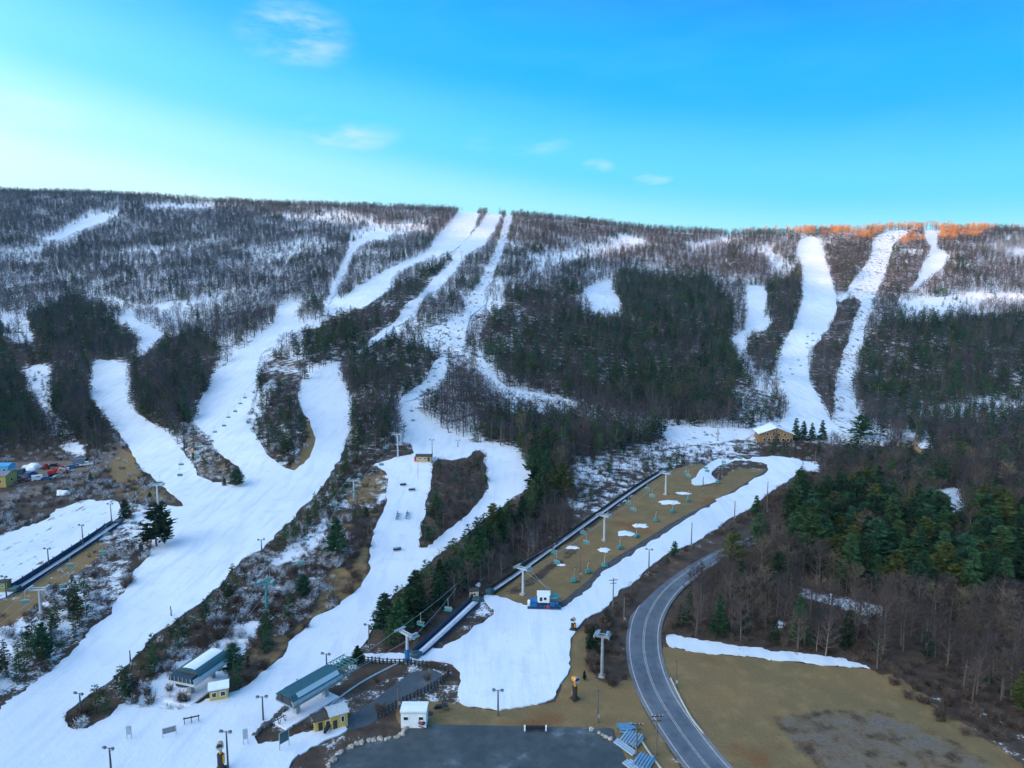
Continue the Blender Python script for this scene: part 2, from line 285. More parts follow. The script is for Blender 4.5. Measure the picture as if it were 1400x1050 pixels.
# zones: outline, bare trees, conifers, brush (chance per planting spot), snow, grass, gravel cover, tree height
ZONES = [
 ([(-120,200),(1520,200),(1520,640),(1130,606),(1040,602),(900,600),(730,640),(600,600),(480,620),(0,620),(-120,640)], .86,.13,.0, .68,.0,.0, 11),
 ([(0,240),(640,270),(600,330),(440,400),(300,430),(0,440)], .88,.09,.0, .68,0,0, 11),
 # thin snowy benches and glades on the left side of the mountain
 ([(50,338),(80,318),(120,292),(165,288),(160,300),(120,318),(90,336)], .12,.02,0, .95,0,0, 9),
 ([(195,281),(295,279),(293,289),(200,290)], .15,.03,0, .95,0,0, 9),
 ([(0,345),(60,338),(60,352),(0,362)], .3,.03,0, .9,0,0, 9),
 ([(155,346),(280,334),(280,343),(160,356)], .25,.04,0, .9,0,0, 9),
 ([(340,352),(420,326),(455,330),(400,358),(350,366)], .35,.06,0, .85,0,0, 9),
 ([(110,406),(160,408),(205,424),(300,400),(330,405),(240,440),(160,430)], .25,.05,0, .88,0,0, 9),
 ([(385,298),(470,290),(500,300),(470,310),(390,306)], .3,.1,0, .9,0,0, 9),
 ([(480,318),(515,308),(590,306),(585,318),(545,330),(490,342),(470,390),(455,420),(440,425),(458,385),(475,345)], .18,.05,0, .92,0,0, 9),
 ([(500,300),(530,318),(545,330),(510,325)], .1,.1,0, .95,0,0, 9),
 ([(620,400),(690,395),(690,425),(640,430)], .35,.1,0, .8,0,0, 9),
 ([(715,350),(780,342),(850,322),(890,330),(880,340),(800,356),(740,380),(730,372)], .22,.08,0, .92,0,0, 9),
 ([(845,322),(886,331),(870,336),(845,330)], .02,0,0, .97,0,0, 9),
 ([(930,335),(1000,325),(1000,335),(945,346)], .3,.05,0, .88,0,0, 9),
 ([(1036,330),(1056,345),(1090,368),(1078,386),(1056,372),(1040,345)], .2,.05,0, .9,0,0, 9),
 ([(1160,470),(1200,420),(1235,415),(1240,440),(1215,470)], .6,.25,0, .5,0,0, 11),
 ([(1225,412),(1345,400),(1400,403),(1500,400),(1500,416),(1359,418),(1304,431),(1263,443),(1235,440)], .05,.04,0, .97,0,0, 8),
 ([(1370,345),(1400,340),(1500,340),(1500,360),(1385,358)], .1,.02,0, .95,0,0, 9),
 ([(1060,308),(1330,306),(1400,312),(1330,330),(1230,336),(1060,322)], .9,.03,0, .5,0,0, 10),
 # evergreen stands
 ([(705,470),(715,440),(800,437),(850,432),(845,385),(960,372),(1005,420),(1000,480),(1030,530),(1000,572),(940,577),(860,562),(780,542),(700,522),(668,488)], .40,.56,.0, .35,0,0, 12.5),
 ([(655,455),(700,400),(790,390),(800,438),(715,442),(668,486)], .8,.22,0, .4,0,0, 12),
 ([(1170,545),(1180,470),(1215,440),(1400,430),(1500,440),(1500,560),(1400,560),(1210,560)], .40,.50,0, .35,0,0, 12),
 ([(1240,560),(1400,535),(1500,540),(1500,605),(1290,600),(1200,590)], .3,.4,0, .75,0,0, 10),
 ([(1000,530),(1040,530),(1066,560),(1070,590),(1030,588),(1000,575)], .25,.2,.3, .55,0,0, 8),
 ([(1098,425),(1143,410),(1160,408),(1180,412),(1165,450),(1145,510),(1139,560),(1125,555),(1105,505),(1115,475)], .85,.2,0, .35,0,0, 10),
 ([(1128,330),(1190,332),(1186,358),(1160,400),(1143,402),(1138,380)], .9,.15,0, .4,0,0, 10),
 ([(1222,335),(1262,335),(1262,380),(1240,402),(1208,405),(1212,365)], .85,.15,0, .5,0,0, 10),
 ([(1040,395),(1093,370),(1095,405),(1086,446),(1064,480),(1058,510),(1030,500),(1022,485),(1024,455),(1058,442)], .7,.4,0, .35,0,0, 11),
 ([(415,450),(470,428),(530,400),(622,345),(545,440),(505,465),(510,472),(600,482),(600,520),(480,520),(465,492),(420,495)], .75,.22,0, .4,0,0, 11),
 ([(415,455),(470,430),(505,468),(470,492),(420,497)], .35,.55,0, .35,0,0, 11),
 ([(478,470),(540,462),(600,482),(595,510),(540,520),(478,512)], .3,.6,0, .4,0,0, 11),
 ([(475,512),(560,515),(600,535),(545,545),(540,580),(545,610),(500,630),(475,625),(482,580),(482,560)], .5,.35,.2, .45,0,0, 10),
 ([(600,500),(615,482),(640,478),(660,525),(690,542),(790,558),(860,575),(900,600),(730,610),(650,602),(610,590),(595,560)], .95,.05,0, .6,0,0, 11),
 ([(655,560),(720,565),(790,570),(860,590),(915,600),(910,640),(850,685),(790,700),(740,690),(735,655),(712,615),(660,600)], .60,.36,.1, .30,0,0, 11),
 ([(750,672),(790,685),(840,690),(820,702),(770,695)], .05,.05,.05, .9,.1,0, 8),
 ([(860,650),(850,662),(790,668),(795,660)], .1,.1,.0, .9,.1,0, 8),
 ([(178,500),(215,468),(260,452),(300,470),(295,500),(270,555),(262,578),(240,592),(190,570)], 1.0,.38,0, .25,0,0, 11),
 ([(240,580),(262,577),(286,595),(291,611),(308,632),(330,645),(330,665),(290,656),(266,648),(262,632)], .1,.15,.5, .45,.5,0, 6),
 ([(-120,450),(0,450),(100,400),(155,437),(190,462),(180,492),(125,492),(121,540),(158,592),(158,612),(60,612),(0,640),(-120,640)], .60,.40,0, .25,0,0, 11.5),
 ([(30,500),(70,498),(68,560),(100,590),(75,592),(45,560)], .05,.04,.3, .8,0,0, 6),
 ([(0,430),(40,438),(45,465),(20,468),(0,452)], .1,.08,0, .9,0,0, 9),
 ([(-120,480),(0,490),(40,560),(60,600),(55,622),(-120,640)], .35,.75,0, .2,.1,0, 11.5),
 ([(345,545),(352,512),(380,480),(410,500),(410,560),(430,580),(430,602),(420,630),(400,642),(382,636),(360,610),(340,585)], .55,.30,.3, .35,.15,0, 8),
 ([(372,495),(415,494),(418,512),(398,530),(370,520)], .0,.02,.3, .45,.5,0, 5),
 ([(418,575),(430,580),(432,604),(424,626),(405,642),(395,640),(412,618),(420,598)], 0,0,.1, .0,1,0, 5),
 ([(335,580),(345,545),(372,515),(378,530),(355,570),(350,600)], .1,.1,.3, .8,0,0, 6),
 ([(590,628),(618,632),(655,610),(664,622),(669,653),(666,673),(639,704),(605,731),(577,752),(572,748),(577,721),(584,690)], .85,.10,.6, .10,.1,0, 5.5),
 # brown and grassy ground left of the big run
 ([(-120,620),(60,608),(120,606),(160,590),(185,622),(205,650),(240,680),(262,694),(225,692),(200,690),(165,684),(117,682),(60,712),(0,732),(-120,760)], .02,.01,.30, .08,.25,.15, 5),
 ([(-120,600),(150,600),(160,612),(140,622),(60,618),(-120,634)], .55,.3,.2, .25,0,0, 10),
 ([(75,606),(110,605),(118,625),(95,622)], .02,0,0, .9,0,0, 5),
 ([(146,640),(165,615),(182,622),(184,640),(198,652),(160,660)], 0,0,.05, .0,1,0, 5),
 ([(150,665),(200,655),(240,682),(250,690),(200,688),(160,680)], 0,0,.3, .1,.5,0, 5),
 ([(-120,720),(30,716),(70,700),(75,706),(20,732),(-120,755)], 0,0,.6, .35,.1,0, 4),
 ([(-120,705),(0,702),(40,705),(0,725),(-120,735)], .4,.0,.8, .1,0,0, 6),
 ([(165,684),(230,690),(215,722),(210,757),(185,779),(178,800),(161,820),(147,845),(123,862),(70,915),(-120,1010),(-120,850),(14,818),(60,785),(141,722)], .0,.0,.30, .44,.30,0, 4),
 ([(20,815),(80,770),(130,740),(150,745),(110,780),(70,810),(20,850),(-60,880),(-60,840)], 0,0,.15, .15,.75,0, 4),
 ([(150,770),(180,775),(178,800),(155,805)], 0,0,.5, .6,.2,0, 4),
 ([(-60,880),(60,840),(110,830),(100,880),(30,930),(-60,965)], .0,.0,.25, .72,.1,0, 4),
 ([(150,700),(220,690),(222,725),(180,730)], 0,0,.15, .7,.25,0, 4),
 # brushy bank between the big run and the race run
 ([(545,610),(510,637),(529,642),(531,659),(526,690),(514,714),(505,745),(505,786),(491,807),(464,827),(428,848),(404,872),(384,899),(363,916),(343,937),(300,952),(250,972),(200,968),(168,962),(137,947),(178,891),
   (219,865),(281,821),(315,779),(357,752),(384,725),(405,707),(446,659),(473,605),(480,590),(500,625)], .0,.0,.85, .34,.05,0, 4),
 ([(440,690),(530,640),(531,659),(526,690),(500,700),(455,735),(400,770),(370,775),(380,750)], .0,.03,.25, .72,.25,0, 4),
 ([(480,655),(528,642),(528,668),(510,690),(470,690)], 0,0,.05, .35,.6,0, 4),
 ([(526,690),(514,714),(505,745),(505,786),(491,807),(464,827),(428,848),(404,872),(384,899),(363,916),(345,932),(360,900),(385,868),(418,845),(438,805),(452,770),(470,735),(500,700)], .0,.0,.35, .03,.55,0, 4),
 ([(448,700),(500,695),(505,740),(480,775),(450,775)], .28,.10,.5, .12,.4,0, 7),
 ([(250,900),(330,860),(360,840),(345,880),(305,930),(250,970),(180,985),(170,960),(215,930)], 0,.0,.55, .78,0,0, 4),
 # tree belt right of the race run and brush behind it
 ([(517,865),(520,830),(560,799),(663,713),(733,661),(765,672),(785,700),(780,735),(700,785),(655,810),(610,850),(575,880),(545,893),(505,888)], .70,.12,.7, .12,.15,0, 8),
 ([(640,815),(655,812),(560,893),(540,896)], 0,0,.3, .1,.4,0, 3),
 # drained beginner slope: tan grass
 ([(660,816),(700,785),(785,738),(850,692),(905,646),(930,636),(965,634),(952,650),(944,663),(970,664),(985,657),(1000,642),(1050,640),(1052,646),(920,722),(869,755),(821,784),(803,808),(769,831),(711,827)], .0,.0,.0, .0,1,0, 4),
 ([(680,810),(720,790),(790,740),(800,748),(740,795),(700,818)], 0,0,0, .0,.45,0, 4),
 ([(770,640),(905,600),(930,612),(1000,606),(1040,604),(1050,622),(985,626),(950,634),(905,646),(850,690),(800,700)], .25,.15,.2, .55,.1,0, 6),
 ([(930,612),(1000,606),(1005,625),(965,630),(940,622)], .02,.03,.25, .75,.1,0, 4),
 ([(1035,606),(1110,606),(1130,620),(1100,628),(1040,622)], .3,.3,.5, .35,.0,0, 5),
 ([(640,858),(668,846),(680,838),(662,824),(600,885),(622,876)], 0,0,0, .45,.3,.6, 3),
 # evergreen rows along the run edges
 ([(510,880),(505,890),(510,850),(521,826),(560,798),(663,712),(733,660),(758,690),(680,760),(590,842),(560,875),(540,890)], .02,.97,.2, .1,.1,0, 10),
 ([(100,965),(178,893),(219,867),(254,840),(302,802),(318,780),(340,795),(312,838),(252,893),(197,942),(160,982),(115,996),(92,998)], .0,.98,.6, .2,.1,0, 5.5),
 ([(473,606),(463,633),(446,660),(422,688),(405,708),(370,745),(380,762),(425,724),(465,690),(492,648),(490,612)], .0,.92,.4, .3,.2,0, 5.5),
 ([(308,938),(318,905),(350,878),(384,838),(397,845),(372,887),(342,922),(318,948)], .0,.95,.2, .2,.4,0, 7),
 ([(-110,1000),(0,950),(35,928),(70,908),(105,876),(126,850),(126,815),(92,826),(60,856),(20,893),(-60,940)], .0,1.0,.3, .6,.1,0, 7),
 ([(577,754),(572,738),(584,698),(596,690),(606,706),(596,740)], .0,.85,.3, .1,.2,0, 8),
 ([(1058,682),(1083,655),(1098,637),(1114,640),(1112,672),(1078,692)], .05,.85,.2, .1,.1,0, 9),
 ([(965,738),(975,722),(1000,712),(1010,722),(990,742)], .05,.6,.5, .1,.1,0, 7),
 ([(715,600),(740,600),(775,650),(768,690),(735,660),(718,632)], .25,.7,.1, .2,0,0, 11),
 # ground round the base buildings
 ([(498,904),(560,907),(600,912),(610,930),(520,985),(470,1000),(430,1000),(384,1000),(346,1012),(384,971),(411,947),(449,913),(481,900)], 0,0,.12, .42,.0,.5, 3),
 ([(500,906),(560,908),(540,925),(480,945),(455,945)], 0,0,.2, .05,.3,.1, 3),
 ([(610,930),(625,913),(632,925),(622,951),(639,968),(570,972),(540,985),(520,985)], 0,0,0, .35,.4,.4, 3),
 ([(540,962),(600,962),(680,972),(760,960),(779,912),(779,886),(783,869),(800,852),(830,850),(850,880),(862,925),(880,970),(930,1050),(960,1110),(860,1110),(840,996),(600,992),(545,990)], 0,0,.0, .0,1,0, 3),
 ([(560,960),(600,975),(570,985),(545,975)], 0,0,0, .1,.3,.6, 3),
 ([(800,850),(862,800),(960,740),(1055,672),(1090,655),(1130,640),(1140,690),(1050,740),(960,760),(905,800),(870,840),(858,890),(862,925),(840,940),(815,930),(800,900)], .05,.03,.80, .06,.25,0, 4),
 ([(862,800),(882,781),(920,753),(985,716),(1000,720),(940,760),(890,800)], .02,.03,.4, .25,.4,0, 3),
 # wood on the right
 ([(908,868),(925,810),(975,765),(1060,730),(1130,690),(1135,625),(1240,600),(1520,600),(1520,1090),(1400,1050),(1320,1000),(1230,930),(1195,912),(1080,892),(935,870)], .74,.08,.45, .10,.12,0, 10.5),
 ([(1130,625),(1240,600),(1520,600),(1520,730),(1250,720),(1120,690),(1130,650)], .55,.32,.2, .20,.0,0, 11),
 ([(1070,760),(1085,705),(1180,690),(1300,722),(1520,725),(1520,850),(1390,845),(1260,828),(1160,806)], .12,.95,.1, .12,0,0, 13.5),
 ([(1265,670),(1310,665),(1320,700),(1290,705)], .05,.02,0, .85,0,0, 8),
 ([(1095,805),(1210,830),(1205,845),(1090,815)], .15,.02,0, .85,0,0, 11),
 ([(1195,915),(1240,925),(1330,1000),(1420,1050),(1520,1090),(1520,1000),(1400,980),(1300,935),(1240,905)], .15,.0,.8, .15,.3,0, 8),
 # mown field and road verges
 ([(905,884),(960,892),(1060,903),(1195,916),(1215,930),(1290,1000),(1400,1052),(1500,1100),(960,1110),(905,930)], 0,0,0, .0,1,0, 3),
 ([(1205,918),(1230,925),(1330,1000),(1400,1045),(1395,1056),(1290,1002),(1215,932)], 0,0,.5, .02,.7,0, 3),
]
ZONES += [
 ([(1050,978),(1110,966),(1200,968),(1250,985),(1290,1004),(1340,1030),(1385,1056),(1130,1060),(1085,1030)], 0,0,0, .0,.55,.50, 3),
 ([(925,800),(975,762),(1010,745),(1030,750),(985,775),(950,810)], .3,.05,.6, .05,.1,0, 6),
]
ZONES += [([(912,842),(1080,858),(1200,885),(1195,912),(1080,892),(935,872),(910,866)], .50,.22,.85, .08,.15,0, 9)]
ZONES += [(_g, .0,.0,.1, .97,0,0, 5) for _g in GAPS[:-1]]
Z_BARE = np.zeros((MH, MW), np.float32); Z_CON = Z_BARE.copy(); Z_BRUSH = Z_BARE.copy(); Z_HT = np.full((MH, MW), 10, np.float32)
C_SNOW = np.full((MH, MW), .3, np.float32); C_GRASS = Z_BARE.copy(); C_GRAV = Z_BARE.copy()
for _poly, _b, _c, _br, _s, _g, _gv, _h in ZONES:
    _m = raster(_poly)
    _i = _m > 0.5
    Z_BARE[_i] = _b; Z_CON[_i] = _c; Z_BRUSH[_i] = _br; Z_HT[_i] = _h
    C_SNOW[_i] = _s; C_GRASS[_i] = _g; C_GRAV[_i] = _gv
C_SNOW, C_GRASS, C_GRAV = blur(C_SNOW, 3), blur(C_GRASS, 2), blur(C_GRAV, 7)
KEEP_CLEAR = [
 [(238,955),(240,905),(310,900),(316,950),(290,962)],
 [(380,985),(382,945),(455,905),(490,935),(478,1000),(420,1000)],
 [(545,992),(545,962),(590,962),(590,992)],
 [(498,900),(560,905),(612,915),(612,930),(515,990),(505,985),(590,930),(590,918),(500,912)],
 [(715,838),(715,800),(772,800),(772,838)],
 [(1030,606),(1030,578),(1085,578),(1085,606)],
 [(842,1050),(842,985),(890,985),(890,1050)],
 [(560,632),(560,618),(592,618),(592,632)],
 [(0,675),(0,632),(110,630),(120,645),(60,665)],
 [(540,896),(650,812),(668,825),(600,890)],
 [(672,812),(905,640),(912,648),(690,815)],
 [(20,812),(20,795),(140,712),(162,712),(160,725),(40,812)],
]
_hillL = [(-120,200),(640,200),(700,290),(640,480),(600,620),(480,630),(-120,640)]
def _T(poly, where, short): return (poly, (where, 'bare trees ' + short), (where, 'evergreens ' + short))
TREE_PLACES = [
 _T([(895,930),(895,835),(1000,835),(1000,900)], 'right behind the snow strip near the road', 'behind the snow strip near the road'),
 _T([(1000,930),(1000,835),(1090,835),(1090,930)], 'behind the middle of the snow strip', 'behind the middle of the snow strip'),
 _T([(1090,960),(1090,850),(1210,850),(1210,960)], 'behind the far end of the snow strip', 'behind the far end of the snow strip'),
 _T([(1210,1100),(1210,850),(1320,850),(1320,1100)], 'at the back corner of the mown field', 'at the back corner of the field'),
 _T([(1320,1100),(1320,850),(1600,850),(1600,1100)], 'at the right frame edge beyond the mown field', 'at the right edge beyond the field'),
 _T([(895,835),(895,720),(1040,720),(1040,835)], 'in the wood on the inner bend of the road', 'on the inner bend of the road'),
 _T([(1040,850),(1040,690),(1130,690),(1130,850)], 'at the left end of the big wood beyond the field', 'at the left end of the big wood'),
 _T([(1130,850),(1130,690),(1240,690),(1240,850)], 'in the middle of the big wood beyond the field', 'in the middle of the big wood'),
 _T([(1240,850),(1240,690),(1330,690),(1330,850)], 'in the right part of the big wood beyond the field', 'in the right part of the big wood'),
 _T([(1330,850),(1330,690),(1600,690),(1600,850)], 'where the big wood meets the frame edge', 'where the big wood meets the frame edge'),
 _T([(1040,690),(1130,590),(1600,590),(1600,690)], 'in the upper wood right of the chalet', 'in the upper wood right of the chalet'),
 _T([(490,900),(505,820),(560,790),(600,765),(620,800),(560,900)], 'at the lower end of the belt beside the race run', 'at the lower end of the race run belt'),
 _T([(600,765),(735,650),(800,690),(780,740),(600,860),(575,840)], 'in the upper belt beside the race run', 'in the upper race run belt'),
 _T([(85,1005),(100,950),(180,880),(215,930),(160,1000)], 'at the lower tip of the wide run strip', 'at the lower tip of the wide run strip'),
 _T([(180,880),(300,790),(345,750),(370,790),(250,900),(205,950)], 'in the strip along the wide run', 'in the strip along the wide run'),
 _T([(-60,1010),(-60,900),(80,800),(135,810),(130,880)], 'in the row at the far edge of the wide ski run', 'in the row at the far edge of the wide run'),
 _T([(570,760),(570,700),(588,620),(675,600),(680,680),(600,750)], 'on the island between race run branches', 'on the race run island'),
 _T([(330,650),(340,500),(440,490),(440,640)], 'on the wooded island inside the curving run', 'on the curving run island'),
 _T([(-60,660),(-60,440),(200,440),(190,600),(60,660)], 'in the dark wood behind the works yard', 'behind the works yard'),
 _T([(170,600),(170,440),(310,440),(300,560),(262,640)], 'in the round wood between two ski runs', 'in the round wood'),
 _T([(735,700),(640,480),(1000,360),(1060,640),(900,650),(800,720)], 'on the hillside above the beginner slope', 'above the beginner slope'),
 _T([(370,760),(480,590),(560,590),(540,640),(430,740),(400,830)], 'between the wide run and the race run', 'between the wide run and race run'),
 _T([(300,960),(300,900),(400,830),(410,860),(340,950)], 'on the brown bank above the arched lift station', 'on the bank above the arched station'),
 _T([(780,960),(780,840),(940,760),(1100,630),(1140,640),(1060,720),(900,800),(860,960)], 'between the beginner run and the road', 'between the beginner run and road'),
]
def _B(poly, where, short, look='brown twiggy bush'): return (poly, look + ' ' + where, 'bushes ' + short)
BUSH_PLACES = [
 _B([(760,1000),(760,880),(870,880),(880,1000)], 'under the slim lift tower by the road', 'under the tower by the road'),
 _B([(780,880),(800,840),(900,775),(960,740),(960,770),(880,830),(865,880)], 'between the bowl and the road bend', 'between the bowl and road bend'),
 _B([(900,790),(960,720),(1140,620),(1140,700),(960,790)], 'on the upper verge between run and road', 'on the upper road verge'),
 _B([(895,930),(895,790),(1060,700),(1060,930)], 'under the trees near the snow strip', 'near the snow strip'),
 _B([(1060,950),(1060,700),(1200,700),(1200,950)], 'under the trees behind the mown field', 'behind the mown field'),
 _B([(1200,1100),(1200,860),(1310,860),(1310,1100)], 'along the back corner of the mown field', 'along the field corner'),
 _B([(1310,1100),(1310,600),(1600,600),(1600,1100)], 'at the right frame edge below the wood', 'at the right frame edge'),
 _B([(130,1010),(240,850),(320,900),(320,960),(200,1010)], 'around the arched lift station', 'around the arched station', 'frosted grey brown bush'),
 _B([(240,850),(330,760),(420,790),(400,850),(320,900)], 'on the lower bank between wide run and race run', 'on the lower bank between the runs', 'frosted grey brown bush'),
 _B([(330,760),(420,690),(520,690),(510,790),(420,800)], 'on the middle bank between wide run and race run', 'on the middle bank between the runs', 'frosted grey brown bush'),
 _B([(420,690),(480,590),(560,590),(530,690)], 'on the upper bank beside the tan start shed', 'beside the start shed', 'frosted grey brown bush'),
 _B([(490,900),(510,820),(600,765),(640,840),(545,900)], 'in the lower belt beside the race run', 'in the lower race run belt'),
 _B([(600,765),(735,650),(800,690),(640,840)], 'in the upper belt beside the race run', 'in the upper race run belt'),
 _B([(-120,760),(-120,600),(260,600),(230,700),(120,700)], 'on the brown slope below the works yard', 'below the works yard'),
 _B([(-120,1000),(-120,760),(120,700),(250,680),(220,780),(100,900)], 'on thin snow left of the wide run', 'left of the wide run', 'grey brown bush'),
 _B([(340,1030),(400,940),(500,890),(620,900),(560,1000),(400,1030)], 'on the bank around the teal lift station', 'round the teal station'),
 _B([(570,760),(570,700),(588,620),(675,600),(680,680),(600,750)], 'on the race run island', 'on the race run island'),
]
# ------------------------------------------------------------------ materials
MATS = {}
def mat(name, color=(.5, .5, .5), rough=.8, metal=0.0, spec=.3, noise=0.0, nscale=3.0, bump=0.0, rand=0.0, emit=None):
    if name in MATS: return MATS[name]
    m = bpy.data.materials.new(name); m.use_nodes = True
    nt = m.node_tree; b = nt.nodes['Principled BSDF']
    b.inputs['Roughness'].default_value = rough
    b.inputs['Metallic'].default_value = metal
    b.inputs['Specular IOR Level'].default_value = spec
    b.inputs['Base Color'].default_value = (*color, 1)
    if noise or bump or rand:
        tc = N(nt.nodes, 'ShaderNodeTexCoord')
        nz = N(nt.nodes, 'ShaderNodeTexNoise'); nz.inputs['Scale'].default_value = nscale; nz.inputs['Detail'].default_value = 6
        nt.links.new(tc.outputs['Object'], nz.inputs['Vector'])
        mr = N(nt.nodes, 'ShaderNodeMapRange'); mr.inputs['From Min'].default_value = .25; mr.inputs['From Max'].default_value = .75
        mr.inputs['To Min'].default_value = 1 - noise; mr.inputs['To Max'].default_value = 1 + noise
        nt.links.new(nz.outputs['Fac'], mr.inputs['Value'])
        hs = N(nt.nodes, 'ShaderNodeHueSaturation'); hs.inputs['Color'].default_value = (*color, 1)
        if rand:
            oi = N(nt.nodes, 'ShaderNodeObjectInfo')
            r2 = N(nt.nodes, 'ShaderNodeMapRange'); r2.inputs['To Min'].default_value = 1 - rand; r2.inputs['To Max'].default_value = 1 + rand
            nt.links.new(oi.outputs['Random'], r2.inputs['Value'])
            mm = N(nt.nodes, 'ShaderNodeMath', operation='MULTIPLY')
            nt.links.new(mr.outputs[0], mm.inputs[0]); nt.links.new(r2.outputs[0], mm.inputs[1])
            nt.links.new(mm.outputs[0], hs.inputs['Value'])
            r3 = N(nt.nodes, 'ShaderNodeMapRange'); r3.inputs['To Min'].default_value = .5 - .06 * rand; r3.inputs['To Max'].default_value = .5 + .08 * rand
            fr = N(nt.nodes, 'ShaderNodeMath', operation='FRACT'); mu = N(nt.nodes, 'ShaderNodeMath', operation='MULTIPLY'); mu.inputs[1].default_value = 17.3
            nt.links.new(oi.outputs['Random'], mu.inputs[0]); nt.links.new(mu.outputs[0], fr.inputs[0]); nt.links.new(fr.outputs[0], r3.inputs['Value'])
            nt.links.new(r3.outputs[0], hs.inputs['Hue'])
        else:
            nt.links.new(mr.outputs[0], hs.inputs['Value'])
        nt.links.new(hs.outputs[0], b.inputs['Base Color'])
        if bump:
            bp = N(nt.nodes, 'ShaderNodeBump'); bp.inputs['Strength'].default_value = bump; bp.inputs['Distance'].default_value = .05
            nt.links.new(nz.outputs['Fac'], bp.inputs['Height']); nt.links.new(bp.outputs[0], b.inputs['Normal'])
    MATS[name] = m
    return m

class G:
    """small node-graph writer"""
    def __init__(s, m):
        s.n, s.l = m.node_tree.nodes, m.node_tree.links
    def noise(s, vec, scale, detail=5, rough=.55, dim='3D'):
        a = N(s.n, 'ShaderNodeTexNoise'); a.inputs['Scale'].default_value = scale; a.inputs['Detail'].default_value = detail; a.inputs['Roughness'].default_value = rough
        s.l.new(vec, a.inputs['Vector']); return a.outputs['Fac']
    def math(s, op, a, b=None, c=None, clamp=False):
        m = N(s.n, 'ShaderNodeMath', operation=op, use_clamp=clamp)
        for i, v in enumerate((a, b, c)):
            if v is None: continue
            if isinstance(v, (int, float)): m.inputs[i].default_value = v
            else: s.l.new(v, m.inputs[i])
        return m.outputs[0]
    def ramp(s, v, lo, hi, a=0., b=1.):
        m = N(s.n, 'ShaderNodeMapRange', interpolation_type='SMOOTHSTEP')
        for k, x in (('From Min', lo), ('From Max', hi), ('To Min', a), ('To Max', b)):
            if isinstance(x, (int, float)): m.inputs[k].default_value = x
            else: s.l.new(x, m.inputs[k])
        s.l.new(v, m.inputs['Value']); return m.outputs[0]
    def mix(s, f, a, b):
        m = N(s.n, 'ShaderNodeMix', data_type='RGBA')
        for k, x in ((0, f), (6, a), (7, b)):
            if isinstance(x, (int, float)): m.inputs[k].default_value = x
            elif isinstance(x, tuple): m.inputs[k].default_value = (*x, 1)
            else: s.l.new(x, m.inputs[k])
        return m.outputs[2]
    def map(s, vec, sc=(1, 1, 1), rot=(0, 0, 0)):
        m = N(s.n, 'ShaderNodeMapping'); m.inputs['Scale'].default_value = sc; m.inputs['Rotation'].default_value = rot
        s.l.new(vec, m.inputs['Vector']); return m.outputs[0]
def newmat(name):
    m = bpy.data.materials.new(name); m.use_nodes = True; MATS[name] = m
    g = G(m); b = m.node_tree.nodes['Principled BSDF']; b.inputs['Specular IOR Level'].default_value = .2
    return m, g, b
def bump(g, b, h, strength, dist):
    bp = N(g.n, 'ShaderNodeBump'); bp.inputs['Strength'].default_value = strength; bp.inputs['Distance'].default_value = dist
    g.l.new(h, bp.inputs['Height']); g.l.new(bp.outputs[0], b.inputs['Normal'])

# hillside ground: leaf litter, patchy snow, dead grass, gravel
m_ground, g, b = newmat('hillside_ground')
pos = N(g.n, 'ShaderNodeNewGeometry').outputs['Position']
cov = N(g.n, 'ShaderNodeAttribute', attribute_name='cover'); sp = N(g.n, 'ShaderNodeSeparateColor'); g.l.new(cov.outputs['Color'], sp.inputs[0])
snow_a, grass_a, grav_a = sp.outputs
n_big = g.noise(pos, .035, 5, .6); n_mid = g.noise(pos, .22, 6, .62); n_fine = g.noise(pos, 1.6, 5, .6)
litter = g.mix(g.ramp(n_mid, .3, .7), (.052, .036, .027), (.105, .074, .052))
grass = g.mix(g.ramp(n_big, .35, .65), (.245, .152, .066), (.18, .130, .060))
grass = g.mix(g.ramp(n_mid, .45, .72), grass, (.27, .175, .075))
grass = g.mix(g.ramp(n_fine, .55, .75, 0, .5), grass, (.075, .065, .027))
grass = g.mix(g.ramp(g.noise(pos, .06, 4, .5), .56, .68, 0, .7), grass, (.20, .085, .030))
gravel = g.mix(g.ramp(n_fine, .3, .7), (.125, .10, .078), (.185, .158, .132))
gm = g.math('ADD', grass_a, g.math('MULTIPLY', g.math('SUBTRACT', n_mid, .5), .9))
col = g.mix(g.ramp(gm, .38, .62), litter, grass)
vm = g.math('ADD', grav_a, g.math('MULTIPLY', g.math('SUBTRACT', n_mid, .5), .7))
col = g.mix(g.ramp(vm, .4, .6), col, gravel)
nn = g.math('ADD', g.math('MULTIPLY', g.math('SUBTRACT', n_mid, .5), 1.5), g.math('MULTIPLY', g.math('SUBTRACT', n_fine, .5), .9))
nn = g.math('ADD', nn, g.math('MULTIPLY', g.math('SUBTRACT', n_big, .5), .9))
sm = g.math('ADD', snow_a, nn)
sf = g.math('MULTIPLY', g.ramp(sm, .40, .66), g.ramp(snow_a, .0, .06))
col = g.mix(sf, col, g.mix(g.ramp(n_fine, .3, .7), (.74, .77, .80), (.82, .83, .85)))
g.l.new(col, b.inputs['Base Color']); b.inputs['Roughness'].default_value = .92
bump(g, b, g.math('ADD', n_fine, g.math('MULTIPLY', sf, .5)), .6, .35)

